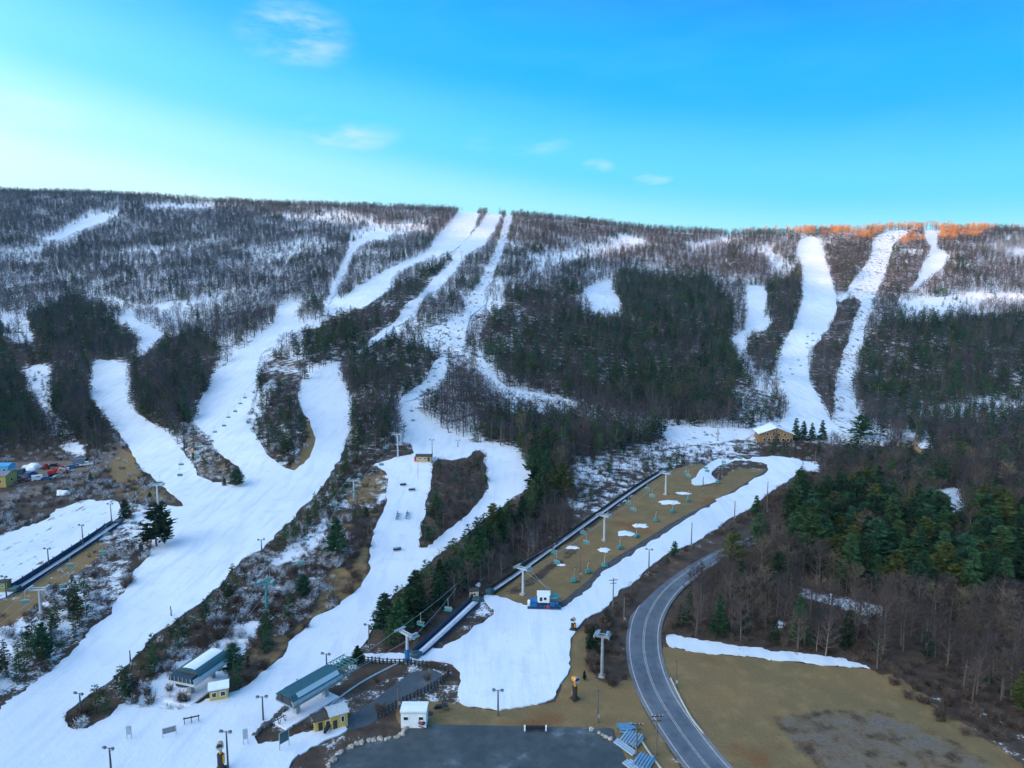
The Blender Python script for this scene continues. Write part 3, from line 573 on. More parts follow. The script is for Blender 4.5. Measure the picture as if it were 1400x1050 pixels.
# groomed snow, and thin snow with rocks and grass showing
def snow_mat(name, rocky):
    m, g, b = newmat(name)
    pos = N(g.n, 'ShaderNodeNewGeometry').outputs['Position']
    big = g.noise(pos, .012, 5, .6); mid = g.noise(pos, .16, 5, .6); fine = g.noise(pos, 1.1, 5, .6)
    streak = g.noise(g.map(pos, (.35, .045, .1), (0, 0, .25)), 1.0, 5, .6)
    c = g.mix(g.ramp(big, .3, .7), (.66, .71, .76), (.83, .845, .85))
    c = g.mix(g.ramp(streak, .45, .72, 0, .6), c, (.56, .62, .70))
    c = g.mix(g.ramp(mid, .52, .76, 0, .55), c, (.58, .61, .64))
    if rocky:
        k = g.math('ADD', g.noise(g.map(pos, (.30, .12, .2), (0, 0, .5)), 1.0, 6, .68), g.math('MULTIPLY', g.math('SUBTRACT', big, .5), .35))
        c = g.mix(g.ramp(k, .60 - .05 * rocky, .70 - .05 * rocky), c, (.14, .12, .105))
    g.l.new(c, b.inputs['Base Color']); b.inputs['Roughness'].default_value = .75
    h = g.math('ADD', g.math('MULTIPLY', mid, 1.2), g.math('MULTIPLY', g.noise(g.map(pos, (2.0, .12, .5), (0, 0, .25)), 1.0, 3, .5), .35))
    bump(g, b, g.math('ADD', h, g.math('MULTIPLY', fine, .4)), .30, .5)
    return m
m_snow, m_snow_rocky, m_snow_thin = snow_mat('groomed_snow', 0), snow_mat('rocky_snow', 1.4), snow_mat('thin_snow', .55)

# ------------------------------------------------------------------ helpers that make objects
def link(name, me, parent=None, kind=None, label=None, cat=None, group=None):
    o = bpy.data.objects.new(name, me); COL.objects.link(o)
    if parent: o.parent = parent
    if kind: o['kind'] = kind
    if label: o['label'] = label
    if cat: o['category'] = cat
    if group: o['group'] = group
    return o
def mesh(name, verts, faces, m, smooth=False):
    me = bpy.data.meshes.new(name)
    me.from_pydata([tuple(v) for v in verts], [], faces)
    for x in (m if isinstance(m, (list, tuple)) else [m]): me.materials.append(x)
    if smooth: me.polygons.foreach_set('use_smooth', [True] * len(me.polygons))
    me.update(); return me
def grid_mesh(name, V, nr, nc, m):
    me = bpy.data.meshes.new(name)
    me.vertices.add(nr * nc); me.vertices.foreach_set('co', V.astype(np.float32).ravel())
    i = np.arange(nr * nc).reshape(nr, nc)
    q = np.stack([i[:-1, :-1], i[:-1, 1:], i[1:, 1:], i[1:, :-1]], -1).reshape(-1, 4)
    me.loops.add(q.size); me.loops.foreach_set('vertex_index', q.ravel().astype(np.int32))
    me.polygons.add(len(q)); me.polygons.foreach_set('loop_start', (np.arange(len(q)) * 4).astype(np.int32))
    me.polygons.foreach_set('use_smooth', np.ones(len(q), bool))
    me.materials.append(m); me.update(calc_edges=True)
    return me

# ------------------------------------------------------------------ ground sheet
ang = np.radians(np.concatenate([np.linspace(-180, -42, 100)[:-1], np.linspace(-42, 42, 560), np.linspace(42, 180, 100)[1:]]))
rad = [4.0, 20.0, 40.0]
while rad[-1] < 3500: rad.append(rad[-1] * (1.0085 if rad[-1] < 2200 else 1.03))
rad = np.array(rad)
AA, RR = np.meshgrid(ang, rad)
GX, GY = RR * np.sin(AA), RR * np.cos(AA)
GZ = H(GX, GY)
me = grid_mesh('hillside', np.stack([GX, GY, GZ], -1), len(rad), len(ang), m_ground)
gu, gv = project(GX, GY, GZ)
out = (gu < -MO) | (gu > 1400 + MO)
cvr = np.ones((GX.size, 4), np.float32)
for _c, (_m, _d) in enumerate(((C_SNOW, .45), (C_GRASS, 0.05), (C_GRAV, 0.0))):
    val = np.where(out & (GY > 350), _d, sample(_m, gu, gv))
    ry = np.interp(GX, _XT, R_Y)
    val = np.where(GY > ry + 25, _d, val)
    cvr[:, _c] = val.ravel()
at_ = me.attributes.new('cover', 'FLOAT_COLOR', 'POINT')
at_.data.foreach_set('color', cvr.ravel())
link('hillside', me, kind='structure')

def densify(poly, step):
    o = []
    for i in range(len(poly)):
        a, c = np.array(poly[i], float), np.array(poly[(i + 1) % len(poly)], float)
        n = max(1, int(np.linalg.norm(c - a) / step))
        o += [a + (c - a) * k / n for k in range(n)]
    return np.array(o)
def smooth_loop(p, it=2):
    for _ in range(it): p = .25 * np.roll(p, 1, 0) + .5 * p + .25 * np.roll(p, -1, 0)
    return p
def inside(px, py, poly):
    r = np.zeros(len(px), bool)
    x0, y0 = poly[:, 0], poly[:, 1]; x1, y1 = np.roll(x0, -1), np.roll(y0, -1)
    for a, b_, c, d in zip(x0, y0, x1, y1):
        if b_ == d: continue
        r ^= ((b_ <= py) != (d <= py)) & (px < a + (py - b_) / (d - b_) * (c - a))
    return r
def sheet(name, outline, m, thick, hole=None, step=5.0, rag=1.3, cell=None, zoff=0.0, world_outline=None, kind='structure', skirt=True, ragseed=0):
    """a sheet with real thickness that lies on the terrain inside a surveyed outline"""
    loops = []
    rr = np.random.default_rng(len(outline) * 7 + ragseed)
    for pl in [outline] + ([hole] if hole else []):
        if world_outline:
            w = np.array(pl, float)
        else:
            p = smooth_loop(densify(pl, step), 2)
            n = rr.normal(0, 1, p.shape); n = .6 * n + .4 * smooth_loop(n, 6) * 3
            p = p + n * rag * np.array([1.0, .55])
            x, y = unproject(p[:, 0], p[:, 1]); w = np.stack([x, y], 1)
        loops.append(w)
    w = loops[0]
    lo, hi = w.min(0), w.max(0)
    # interior points on rings whose spacing grows with distance
    pts = []
    r = max(50.0, np.hypot(w[:, 0], w[:, 1]).min())
    a0, a1 = np.arctan2(w[:, 0], w[:, 1]).min(), np.arctan2(w[:, 0], w[:, 1]).max()
    rmax = np.hypot(w[:, 0], w[:, 1]).max()
    while r < rmax:
        d = cell or max(2.2, r * .012)
        aa = np.arange(a0 + rr.uniform(0, d / r), a1, d / r)
        pts.append(np.stack([r * np.sin(aa), r * np.cos(aa)], 1)); r += d
    pts = np.concatenate(pts) if pts else np.zeros((0, 2))
    pts = pts + rr.normal(0, .15, pts.shape)
    ok = inside(pts[:, 0], pts[:, 1], w)
    for h in loops[1:]: ok &= ~inside(pts[:, 0], pts[:, 1], h)
    pts = pts[ok]
    vs_, ed = [], []
    for lp in loops:
        k = len(vs_); vs_ += [Vector(q) for q in lp]
        ed += [(k + i, k + (i + 1) % len(lp)) for i in range(len(lp))]
    nb = len(vs_)
    vs_ += [Vector(q) for q in pts]
    v2, e2, f2, ov, oe, of = delaunay_2d_cdt(vs_, ed, [], 0, 1e-4)
    P = np.array([tuple(q) for q in v2])
    tri = [f for f in f2 if len(f) == 3]
    T = np.array(tri); ce = P[T].mean(1)
    ok = inside(ce[:, 0], ce[:, 1], w)
    for h in loops[1:]: ok &= ~inside(ce[:, 0], ce[:, 1], h)
    T = T[ok]
    z = H(P[:, 0], P[:, 1]) + zoff
    bound = set()
    for i, o in enumerate(ov):
        if any(k < nb for k in o): bound.add(i)
    cnt = {}
    for f in T:
        for a, c in ((f[0], f[1]), (f[1], f[2]), (f[2], f[0])):
            key = (min(a, c), max(a, c)); cnt[key] = cnt.get(key, 0) + 1
    rim = [(a, c) for f in T for a, c in ((f[0], f[1]), (f[1], f[2]), (f[2], f[0])) if cnt[(min(a, c), max(a, c))] == 1]
    verts = [(P[i, 0], P[i, 1], z[i] + thick) for i in range(len(P))]
    faces = [tuple(int(q) for q in f) for f in T]
    if skirt:
        low = {}
        def lowv(i):
            if i not in low:
                low[i] = len(verts); verts.append((P[i, 0], P[i, 1], z[i] - .35))
            return low[i]
        faces += [(a, lowv(a), lowv(c), c) for a, c in rim]
    return link(name, mesh(name, verts, faces, m, False), kind=kind)

RUN_STYLE = {'a': (m_snow, .26), 'f': (m_snow, .26), 'g': (m_snow, .8), 'h': (m_snow_rocky, .8), 'i': (m_snow, .8), 'j': (m_snow, .8), 'k': (m_snow, .9), 'l': (m_snow, .9), 'm': (m_snow, .9),
             'n': (m_snow_rocky, .9), 'o': (m_snow_thin, .7), 'q': (m_snow, .9), 'p': (m_snow_thin, .6), 't': (m_snow_thin, .8), 'r': (m_snow, .7), 'tube': (m_snow_thin, .25), 'field': (m_snow_thin, .2), 'flat': (m_snow_thin, .3)}
for _k, (_m, _t) in RUN_STYLE.items():
    sheet('ski_run' if _k not in ('field', 'flat') else 'snow_bank', RUNS[_k], _m, _t, hole=RUNS['race_gap'] if _k == 'a' else None, rag=1.9)

# ------------------------------------------------------------------ road and car park
def asphalt(name, c0, c1, patches, stain=None):
    m, g, b = newmat(name)
    pos = N(g.n, 'ShaderNodeNewGeometry').outputs['Position']
    n1, n2, n3 = g.noise(pos, .09, 5, .6), g.noise(pos, .5, 5, .6), g.noise(pos, 9.0, 3, .6)
    c = g.mix(g.ramp(n1, .35, .65), c0, c1)
    c = g.mix(g.ramp(n2, .42, .7, 0, .6), c, tuple(q * .6 for q in c0))
    c = g.mix(g.ramp(n1, .55, .72, 0, patches), c, (.32, .34, .36))
    c = g.mix(g.ramp(n3, .4, .7, 0, .25), c, tuple(q * 1.5 for q in c1))
    g.l.new(c, b.inputs['Base Color']); b.inputs['Roughness'].default_value = .7; b.inputs['Specular IOR Level'].default_value = .4
    bump(g, b, n3, .3, .03); return m
m_road = asphalt('road_asphalt', (.088, .102, .122), (.125, .14, .16), .05)
m_lot = asphalt('car_park_asphalt', (.042, .054, .056), (.078, .092, .094), .75)
m_line = mat('road_paint', (.40, .41, .42), .7, noise=.3, nscale=1.5)
m_line_y = mat('road_paint_yellow', (.36, .34, .29), .7, noise=.3, nscale=1.5)
def catmull(P, n=14):
    P = [np.array(p, float) for p in P]; P = [2 * P[0] - P[1]] + P + [2 * P[-1] - P[-2]]
    o = []
    for i in range(1, len(P) - 2):
        for k in range(n):
            t = k / n; a, b_, c, d = P[i - 1:i + 3]
            o.append(.5 * ((2 * b_) + (-a + c) * t + (2 * a - 5 * b_ + 4 * c - d) * t * t + (-a + 3 * b_ - 3 * c + d) * t ** 3))
    o.append(P[-2]); return np.array(o)
def ribbon(name, line, off, width, z, m, dash=None, parent=None, kind='structure', thick=0.0):
    t = np.gradient(line, axis=0); t /= np.linalg.norm(t, axis=1)[:, None] + 1e-9
    n = np.stack([t[:, 1], -t[:, 0]], 1)
    k = 5 if width > 2 else 2
    V, F = [], []
    for i in range(len(line)):
        for j in range(k):
            p = line[i] + n[i] * (off + width * (j / (k - 1) - .5))
            V.append((p[0], p[1], ROADZ[i] + z))
    for i in range(len(line) - 1):
        if dash and (i // dash) % 2: continue
        for j in range(k - 1):
            a = i * k + j; F.append((a, a + 1, a + k + 1, a + k))
    if thick:
        nv = len(V); V += [(x, y, q - thick) for x, y, q in V]
        for i in range(len(line) - 1):
            for j in (0, k - 1):
                a = i * k + j; F.append((a, a + k, nv + a + k, nv + a))
    return link(name, mesh(name, V, F, m, True), parent, kind)
_rc = [(1005, 1090), (962, 1042), (925, 992), (898, 948), (884, 910), (880, 875), (886, 842), (906, 810), (936, 784), (975, 759), (1020, 738), (1065, 718), (1100, 700), (1130, 680), (1150, 655)]
_x, _y = unproject([p[0] for p in _rc], [p[1] for p in _rc])
_p0 = np.array([_x[0], _y[0]]); _p1 = np.array([_x[1], _y[1]])
road_line = catmull([tuple(_p0 + (_p0 - _p1) * 2.2)] + list(zip(_x, _y)), 12)
ROADZ = H(road_line[:, 0], road_line[:, 1]); ROADZ = np.convolve(np.pad(ROADZ, 4, mode='edge'), np.ones(9) / 9, mode='valid') + .10
rd = ribbon('road', road_line, 0, 8.6, .0, m_road, thick=.8)
ribbon('edge_line', road_line, 3.45, .22, .004, m_line, parent=rd)
ribbon('edge_line', road_line, -3.45, .22, .004, m_line, parent=rd)
ribbon('centre_line', road_line, .17, .16, .004, m_line_y, parent=rd)
ribbon('centre_line', road_line, -.17, .16, .004, m_line_y, parent=rd)

LOT = [(440, 1080), (452, 1044), (475, 1022), (510, 1013), (548, 1003), (560, 996), (590, 991), (600, 991), (700, 993), (830, 995.5), (834, 995.8), (837, 996), (838, 998), (839, 1002), (860, 1045), (875, 1090)]
sheet('car_park', LOT, m_lot, .06, rag=.35, cell=3, skirt=True)
sheet('service_road', [(472, 985), (500, 965), (540, 935), (560, 920), (585, 916), (604, 918), (608, 928), (590, 945), (555, 960), (520, 980), (505, 992), (470, 1000), (440, 1000)], asphalt('service_asphalt', (.05, .066, .078), (.085, .10, .11), .5), .05, rag=.6, cell=2.5)
sheet('service_road', [(0, 674), (60, 662), (110, 652), (128, 640), (150, 612), (162, 600), (172, 606), (160, 622), (146, 640), (128, 655), (90, 668), (0, 690), (-60, 700), (-60, 680)], mat('dirt_track', (.17, .12, .09), .9, noise=.3, nscale=.5), .05, rag=.8, cell=3)
sheet('works_yard_ground', [(-60, 668), (-60, 634), (30, 632), (70, 630), (118, 630), (126, 640), (110, 650), (60, 658), (20, 664)], MATS['dirt_track'], .03, rag=.6, cell=3)
sheet('drainage_track', [(716, 829), (766, 834), (803, 812), (821, 788), (869, 759), (920, 726), (985, 690), (1052, 648), (1058, 640), (1050, 632), (1052, 640), (1040, 648), (985, 681), (920, 714), (869, 746), (820, 775), (800, 798), (770, 822), (750, 832)], mat('dark_gravel', (.075, .07, .068), .9, noise=.35, nscale=.8), .12, rag=.5, cell=3)
# ------------------------------------------------------------------ trees
def tree_mat(name, c0, c1, rand=.3, frost=0.0, third=None):
    m, g, b = newmat(name)
    oi = N(g.n, 'ShaderNodeObjectInfo'); r = oi.outputs['Random']
    pos = N(g.n, 'ShaderNodeTexCoord').outputs['Object']
    r2 = g.math('FRACT', g.math('MULTIPLY', r, 37.7))
    c = g.mix(r, c0, c1)
    if third: c = g.mix(g.ramp(g.math('FRACT', g.math('MULTIPLY', r, 11.3)), .45, .95), c, third)
    hs = N(g.n, 'ShaderNodeHueSaturation'); g.l.new(c, hs.inputs['Color'])
    g.l.new(g.ramp(r2, 0, 1, 1 - rand, 1 + rand), hs.inputs['Value'])
    col = hs.outputs[0]
    f = g.noise(pos, .9, 4, .6)
    if frost:
        up = N(g.n, 'ShaderNodeSeparateXYZ'); g.l.new(N(g.n, 'ShaderNodeNewGeometry').outputs['Normal'], up.inputs[0])
        ff = g.ramp(g.math('ADD', f, g.math('MULTIPLY', g.math('ABSOLUTE', up.outputs['Z']), .25)), .62 - frost, .75 - frost)
        col = g.mix(ff, col, (.70, .74, .78))
    else:
        col = g.mix(g.ramp(f, .35, .7, 0, .45), col, tuple(q * 1.7 for q in c1))
    g.l.new(col, b.inputs['Base Color']); b.inputs['Roughness'].default_value = .85; b.inputs['Specular IOR Level'].default_value = .1
    return m
m_bark = tree_mat('bark', (.075, .062, .054), (.15, .128, .108), .4)
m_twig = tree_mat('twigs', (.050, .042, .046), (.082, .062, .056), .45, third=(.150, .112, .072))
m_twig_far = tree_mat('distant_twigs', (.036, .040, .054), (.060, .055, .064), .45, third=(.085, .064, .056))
m_needle = tree_mat('needles', (.014, .046, .022), (.032, .066, .024), .70, third=(.018, .056, .034))
m_needle_y = tree_mat('olive_needles', (.036, .058, .016), (.060, .074, .020), .3)
m_needle_f = tree_mat('frosted_needles', (.026, .055, .036), (.040, .066, .034), .25, .03)
m_sun_tint = tree_mat('sun_tinted_crown', (.50, .19, .045), (.62, .28, .075), .25)  # orange of the low sun painted into the crown colour
m_brush = tree_mat('brush_twigs', (.060, .043, .034), (.11, .078, .058), .35)
m_brush_f = tree_mat('frosted_twigs', (.085, .062, .052), (.13, .10, .085), .3, .12)
m_cut = tree_mat('conifer_bark', (.06, .045, .035), (.09, .07, .055), .2)

class TB:
    """raw triangle/quad collector"""
    def __init__(s): s.v, s.f = [], []
    def tube(s, pts, rads, n=5):
        k0 = len(s.v)
        for i, (p, r) in enumerate(zip(pts, rads)):
            d = Vector(pts[min(i + 1, len(pts) - 1)]) - Vector(pts[max(i - 1, 0)])
            d.normalize(); a = d.orthogonal().normalized(); c = d.cross(a)
            for j in range(n):
                t = 2 * PI * j / n; q = Vector(p) + (a * math.cos(t) + c * math.sin(t)) * r
                s.v.append(tuple(q))
        for i in range(len(pts) - 1):
            for j in range(n):
                a0 = k0 + i * n + j; a1 = k0 + i * n + (j + 1) % n
                s.f.append((a0, a1, a1 + n, a0 + n))
    def tri(s, a, b, c):
        k = len(s.v); s.v += [tuple(a), tuple(b), tuple(c)]; s.f.append((k, k + 1, k + 2))
    def spike(s, a, b, w, R):
        d = (Vector(b) - Vector(a)); side = d.cross(Vector((R.uniform(-1, 1), R.uniform(-1, 1), R.uniform(-1, 1))))
        if side.length < 1e-6: return
        side = side.normalized() * w * .5
        s.tri(Vector(a) - side, Vector(a) + side, b)
def rvec(R): return Vector((R.gauss(0, 1), R.gauss(0, 1), R.gauss(0, 1))).normalized()
def bare_tree(seed, h=1.0, detail=1.0, spread=.30, first=.28, tw=.0028):
    """a leafless broadleaf tree of height 1: (trunk with limbs, crown of branchlets and twigs)"""
    R = random.Random(seed); T, C = TB(), TB()
    lean = Vector((R.uniform(-.04, .04), R.uniform(-.04, .04), 0))
    tp = lambda t: Vector((math.sin(t * 3 + seed) * .012, math.cos(t * 4 + seed) * .012, t)) + lean * t
    n = 6
    T.tube([tp(i / n * .86) - Vector((0, 0, .03 if i == 0 else 0)) for i in range(n + 1)], [.017 * (1 - .85 * i / n) + .0015 for i in range(n + 1)], 6 if detail > .6 else 3)
    nl = int(15 * detail) + 5
    for i in range(nl):
        t = first + (.84 - first) * (i + R.random()) / nl
        az = i * 2.4 + R.uniform(-.5, .5)
        up = R.uniform(.45, 1.05) + (t - .5) * .8
        ln = spread * R.uniform(.75, 1.2) * (1.05 - .75 * abs(t - .45) / .55)
        d = Vector((math.cos(az), math.sin(az), up)).normalized()
        p0 = tp(t); p1 = p0 + d * ln * .5 + rvec(R) * .015; p2 = p1 + (d + Vector((0, 0, .35))).normalized() * ln * .5 + rvec(R) * .02
        r0 = .0075 * (1.15 - t)
        if detail > .6: T.tube([p0, p1, p2], [r0, r0 * .6, r0 * .2], 4)
        else: T.spike(p0, p2, r0 * 2.2, R)
        ns = int(6 * detail) + 2
        for k in range(ns):
            q = R.uniform(.25, 1.0)
            b0 = p0.lerp(p1, q * 2) if q < .5 else p1.lerp(p2, q * 2 - 1)
            bd = (d * .5 + rvec(R) * .75 + Vector((0, 0, .45))).normalized()
            bl = R.uniform(.07, .15)
            b1 = b0 + bd * bl
            C.spike(b0, b1, tw * 2.0, R)
            for w in range(int(8 * detail) + 2):
                s0 = b0.lerp(b1, R.uniform(.15, 1)); sd = (bd * .6 + rvec(R) * .8 + Vector((0, 0, .25))).normalized()
                C.spike(s0, s0 + sd * R.uniform(.035, .085), tw, R)
    for k in range(int(40 * detail)):
        s0 = tp(R.uniform(.7, .88)); C.spike(s0, s0 + (rvec(R) + Vector((0, 0, 1.0))).normalized() * R.uniform(.05, .12), tw * 1.3, R)
    return T, C
def conifer(seed, kind='spruce', detail=1.0):
    """evergreen of height 1: (trunk, crown of drooping sprays)"""
    R = random.Random(seed); T, C = TB(), TB()
    T.tube([(0, 0, -.03), (0.004, 0, .4), (0, .004, .8), (0, 0, .97)], [.016, .012, .006, .001], 5)
    tiers = int(22 * (.55 + .45 * detail))
    for i in range(tiers):
        t = (i + R.random() * .6) / tiers
        z = (.06 if kind != 'pine' else .18) + t * (.92 if kind != 'pine' else .78)
        if kind == 'spruce': r = .21 * (1 - t) ** .85 + .012
        elif kind == 'cedar': r = .19 * math.sin(min(1, (t + .12)) ** .7 * PI * .98) ** .6 * (1.0 - .35 * t) + .01
        else: r = .24 * (1 - t ** 2.2) * R.uniform(.6, 1.1) + .03
        nb = max(4, int((8 if kind != 'pine' else 6) * (.6 + .4 * detail)))
        for b_ in range(nb):
            az = R.uniform(0, 2 * PI); ln = r * R.uniform(.72, 1.12)
            droop = -.25 if kind == 'spruce' else (.5 if kind == 'cedar' else .12)
            d = Vector((math.cos(az), math.sin(az), droop + R.uniform(-.15, .25)))
            side = Vector((-math.sin(az), math.cos(az), 0))
            base = Vector((0, 0, z)); nt = max(3, int(6 * detail) + 2)
            for k in range(nt):
                q = (k + .7) / nt
                p = base + d * ln * q
                w = .030 + .035 * (1 - abs(q - .55)) * (r / .2)
                sp_ = (side * R.uniform(-1, 1) + d * .7 + Vector((0, 0, R.uniform(-.35, .2)))).normalized()
                o = rvec(R)
                C.tri(p + o * w * .4, p - o * w * .4 + Vector((0, 0, -.35 * w)), p + sp_ * w * 1.5)
    for k in range(3): C.spike(Vector((0, 0, .9)), Vector((R.uniform(-.004, .004), 0, 1.0 + .01 * k)), .016, R)
    return T, C
def bush(seed, detail=1.0):
    R = random.Random(seed); C = TB()
    for i in range(int(26 * detail) + 8):
        az = R.uniform(0, 2 * PI); d = Vector((math.cos(az) * R.uniform(.1, .8), math.sin(az) * R.uniform(.1, .8), 1)).normalized()
        p0 = Vector((R.uniform(-.25, .25), R.uniform(-.25, .25), -.03)); p1 = p0 + d * R.uniform(.55, 1.0)
        C.spike(p0, p1, .035, R)
        for k in range(int(9 * detail) + 3):
            s0 = p0.lerp(p1, R.uniform(.2, 1)); C.spike(s0, s0 + (d * .6 + rvec(R) * .8).normalized() * R.uniform(.15, .4), .026, R)
    return C
def tmesh(name, tb, m):
    return mesh(name, tb.v, tb.f, m)

NEAR_BARE = [tuple(tmesh('bare_' + w, t, m) for w, t, m in zip(('trunk', 'crown'), bare_tree(s, detail=1.0, spread=sp, first=fi), (m_bark, m_twig))) for s, sp, fi in
             ((1, .36, .20), (2, .32, .26), (3, .40, .18), (4, .34, .30), (5, .30, .33), (6, .40, .22))]
NEAR_CON = {k: [tuple(tmesh('con_' + w, t, m) for w, t, m in zip(('trunk', 'crown'), conifer(s, kd), (m_cut, mm))) for s in ss]
            for k, kd, mm, ss in (('spruce', 'spruce', m_needle, (1, 2, 3)), ('pine', 'pine', m_needle, (4, 5, 6)), ('cedar', 'cedar', m_needle, (7, 8)),
                                  ('olive', 'pine', m_needle_y, (9, 10)), ('frost', 'spruce', m_needle_f, (11, 12)))}
NEAR_BUSH = [tmesh('bush', bush(s), m_brush) for s in (1, 2, 3)] + [tmesh('bush', bush(s), m_brush_f) for s in (4, 5)]

def proto(name, mlist):
    """joined far version used by the mass of woodland beyond the single trees"""
    v, f, mats, mi = [], [], [], []
    for t, m in mlist:
        k = len(v); v += t.v; f += [tuple(q + k for q in x) for x in t.f]
        mats.append(m); mi += [len(mats) - 1] * len(t.f)
    me = mesh(name, v, f, mats); me.polygons.foreach_set('material_index', mi)
    return bpy.data.objects.new(name, me)
def far_bare(s):
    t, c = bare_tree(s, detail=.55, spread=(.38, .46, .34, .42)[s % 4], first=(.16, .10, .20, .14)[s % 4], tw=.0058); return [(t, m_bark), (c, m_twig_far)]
def far_con(s, kd, m):
    t, c = conifer(s, kd, .35); return [(t, m_cut), (c, m)]
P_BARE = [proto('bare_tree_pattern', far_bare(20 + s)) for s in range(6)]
P_CON = [proto('evergreen_pattern', far_con(30 + s, kd, m)) for s, (kd, m) in enumerate((('spruce', m_needle), ('pine', m_needle), ('spruce', m_needle), ('cedar', m_needle), ('pine', m_needle), ('pine', m_needle_y)))]
def sun_tinted_tree(s):
    t, c = bare_tree(s, detail=.45, spread=.36, first=.2, tw=.011); return [(t, m_bark), (c, m_sun_tint)]  # bare tree whose crown colour carries the sunlight
P_SUN_TINT = [proto('sun_tinted_tree_pattern', sun_tinted_tree(60 + s)) for s in range(3)]
P_BUSH = [proto('brush_pattern', [(bush(40 + s, .6), m_brush)]) for s in range(3)] + [proto('brush_pattern', [(bush(45 + s, .6), m_brush_f)]) for s in range(2)]

# ------------------------------------------------------------------ planting
def fnoise(x, y, w, seed):
    r = np.random.default_rng(seed); z = np.zeros_like(x)
    for k in range(9):
        a = r.uniform(0, 2 * PI); s = w * r.uniform(.5, 1.6)
        z = z + np.sin((x * math.cos(a) + y * math.sin(a)) * 2 * PI / s + r.uniform(0, 6.28))
    return z / 3.0
def lattice(y0, y1, d, seed):
    r = np.random.default_rng(seed)
    ys = np.arange(y0, y1, d); X, Y = [], []
    for y in ys:
        w = .86 * y + 25
        x = np.arange(-w, w, d); X.append(x + r.uniform(-.5, .5, x.shape) * d); Y.append(np.full(x.shape, y) + r.uniform(-.5, .5, x.shape) * d)
    return np.concatenate(X), np.concatenate(Y), r
plants = {'bare': [], 'con': [], 'bush': []}
def plant(y0, y1, d, seed, brush_only=False):
    x, y, r = lattice(y0, y1, d, seed)
    z = H(x, y); ry = np.interp(x, _XT, R_Y)
    u, v = project(x, y, z)
    over = y - ry
    # rows just behind the crest belong to the wood on the crest
    vq = np.where(over > -6, np.minimum(v + 6, MH - 1), v)
    keep = (over < 40) & (u > -MO + 2) & (u < 1400 + MO - 2) & (v < 1105)
    b_, c_, k_, hh = (sample(q, u, vq) for q in (Z_BARE, Z_CON, Z_BRUSH, Z_HT))
    clump = fnoise(x, y, 90, 3); cl2 = fnoise(x * .45, y, 42, 4)
    far = y > 470
    c_ = np.clip(c_ * np.where(far & (c_ < .3), np.exp(1.15 * clump - .35), 1.0), 0, .97)
    b_ = b_ * np.where(far, np.clip(1.0 + .62 * cl2 - .12 * clump, .06, 1.4), np.clip(1.0 + .25 * cl2, .4, 1.2))
    a = r.random(x.shape)
    isc = a < c_; isb = (~isc) & (a < c_ + b_) ; isk = (~isc) & (~isb) & (r.random(x.shape) < k_)
    if brush_only: isc[:] = False; isb[:] = False; isk = r.random(x.shape) < k_
    hgt = np.where(isk, np.clip(r.normal(1.9, .5, x.shape), .9, 3.2), hh * np.clip(r.normal(1.0, .17, x.shape), .55, 1.4))
    hgt = np.where(isc & (r.random(x.shape) < .2), hgt * .6, hgt)
    clear = (sample(M_SNOW, u, v) < .5) & (sample(M_KEEP, u, v) < .5)
    for fr in (.35, .62):
        u2, v2 = project(x, y, z + hgt * fr)
        clear &= (sample(M_ROAD, u2, v2) < .5)
        clear &= (sample(M_SNOW, u2, v2) < .5)
    clear |= (over > -6) & (sample(M_SNOW, u, np.minimum(v + 10, MH - 1)) < .5)
    keep &= clear
    for nm, m in (('bare', isb), ('con', isc), ('bush', isk)):
        i = np.where(m & keep)[0]
        dep = y[i] * _cp - (z[i] - CAMZ) * _sp
        plants[nm].append(np.stack([x[i], y[i], z[i], hgt[i], r.uniform(0, 6.28, len(i)), hgt[i] * FPX / dep, u[i], v[i]], 1))
# kept clear of planting: the road, car park, buildings and lift lines
M_KEEP = raster(LOT)
for _pl in KEEP_CLEAR: M_KEEP = np.maximum(M_KEEP, raster(_pl))
_m = np.zeros((MH, MW), np.float32)
_u, _v = project(road_line[:, 0], road_line[:, 1], ROADZ)
for i in range(len(_u) - 1):
    if _v[i] < 1100 and 0 < _u[i] < 1500:
        _w = 5.2 * ppm((road_line[i, 0], road_line[i, 1], ROADZ[i]))
        M_KEEP = np.maximum(M_KEEP, raster([(_u[i] - _w, _v[i] - _w * .5), (_u[i] + _w, _v[i] - _w * .5), (_u[i] + _w, _v[i] + _w * .5), (_u[i] - _w, _v[i] + _w * .5)])) if _u[i] < 1060 else M_KEEP
M_ROAD = raster([(978,752),(1000,742),(1004,752),(960,785),(925,815),(906,850),(900,880),(870,880),(870,850),(890,812),(930,775)])
plant(125, 455, 3.7, 1)
plant(455, 1760, 5.2, 2)
plant(125, 455, 2.6, 3, brush_only=True)
P = {k: np.concatenate(v) for k, v in plants.items()}
def in_view(a): return (a[:, 6] > -15) & (a[:, 6] < 1415) & (a[:, 7] - a[:, 5] < 1050)
def single_tree(name, meshes, loc, h, rz, label, cat, group=None, wide=1.0):
    r = link(name, None, None, None, label, cat, group)
    r.empty_display_size = .5
    r.location = loc; r.rotation_euler = (0, 0, rz); r.scale = (h * wide, h * wide, h)
    for pn, me in zip(('trunk', 'crown'), meshes):
        link(pn, me, r)
    return r
def zone_label(kind, u, v):
    for poly, b_, c_ in TREE_PLACES:
        if inside(np.array([u]), np.array([v]), np.array(poly, float))[0]:
            return b_ if kind == 'bare' else c_
    return None
def split(kind, n):
    a = P[kind]
    vis = in_view(a)
    order = np.argsort(-np.where(vis, a[:, 5], 0))
    return a[order[:n]], a[order[n:]]
def size_word(h, lo, hi): return 'short' if h < lo else ('tall' if h > hi else 'middling')
near, rest_bare = split('bare', 295)
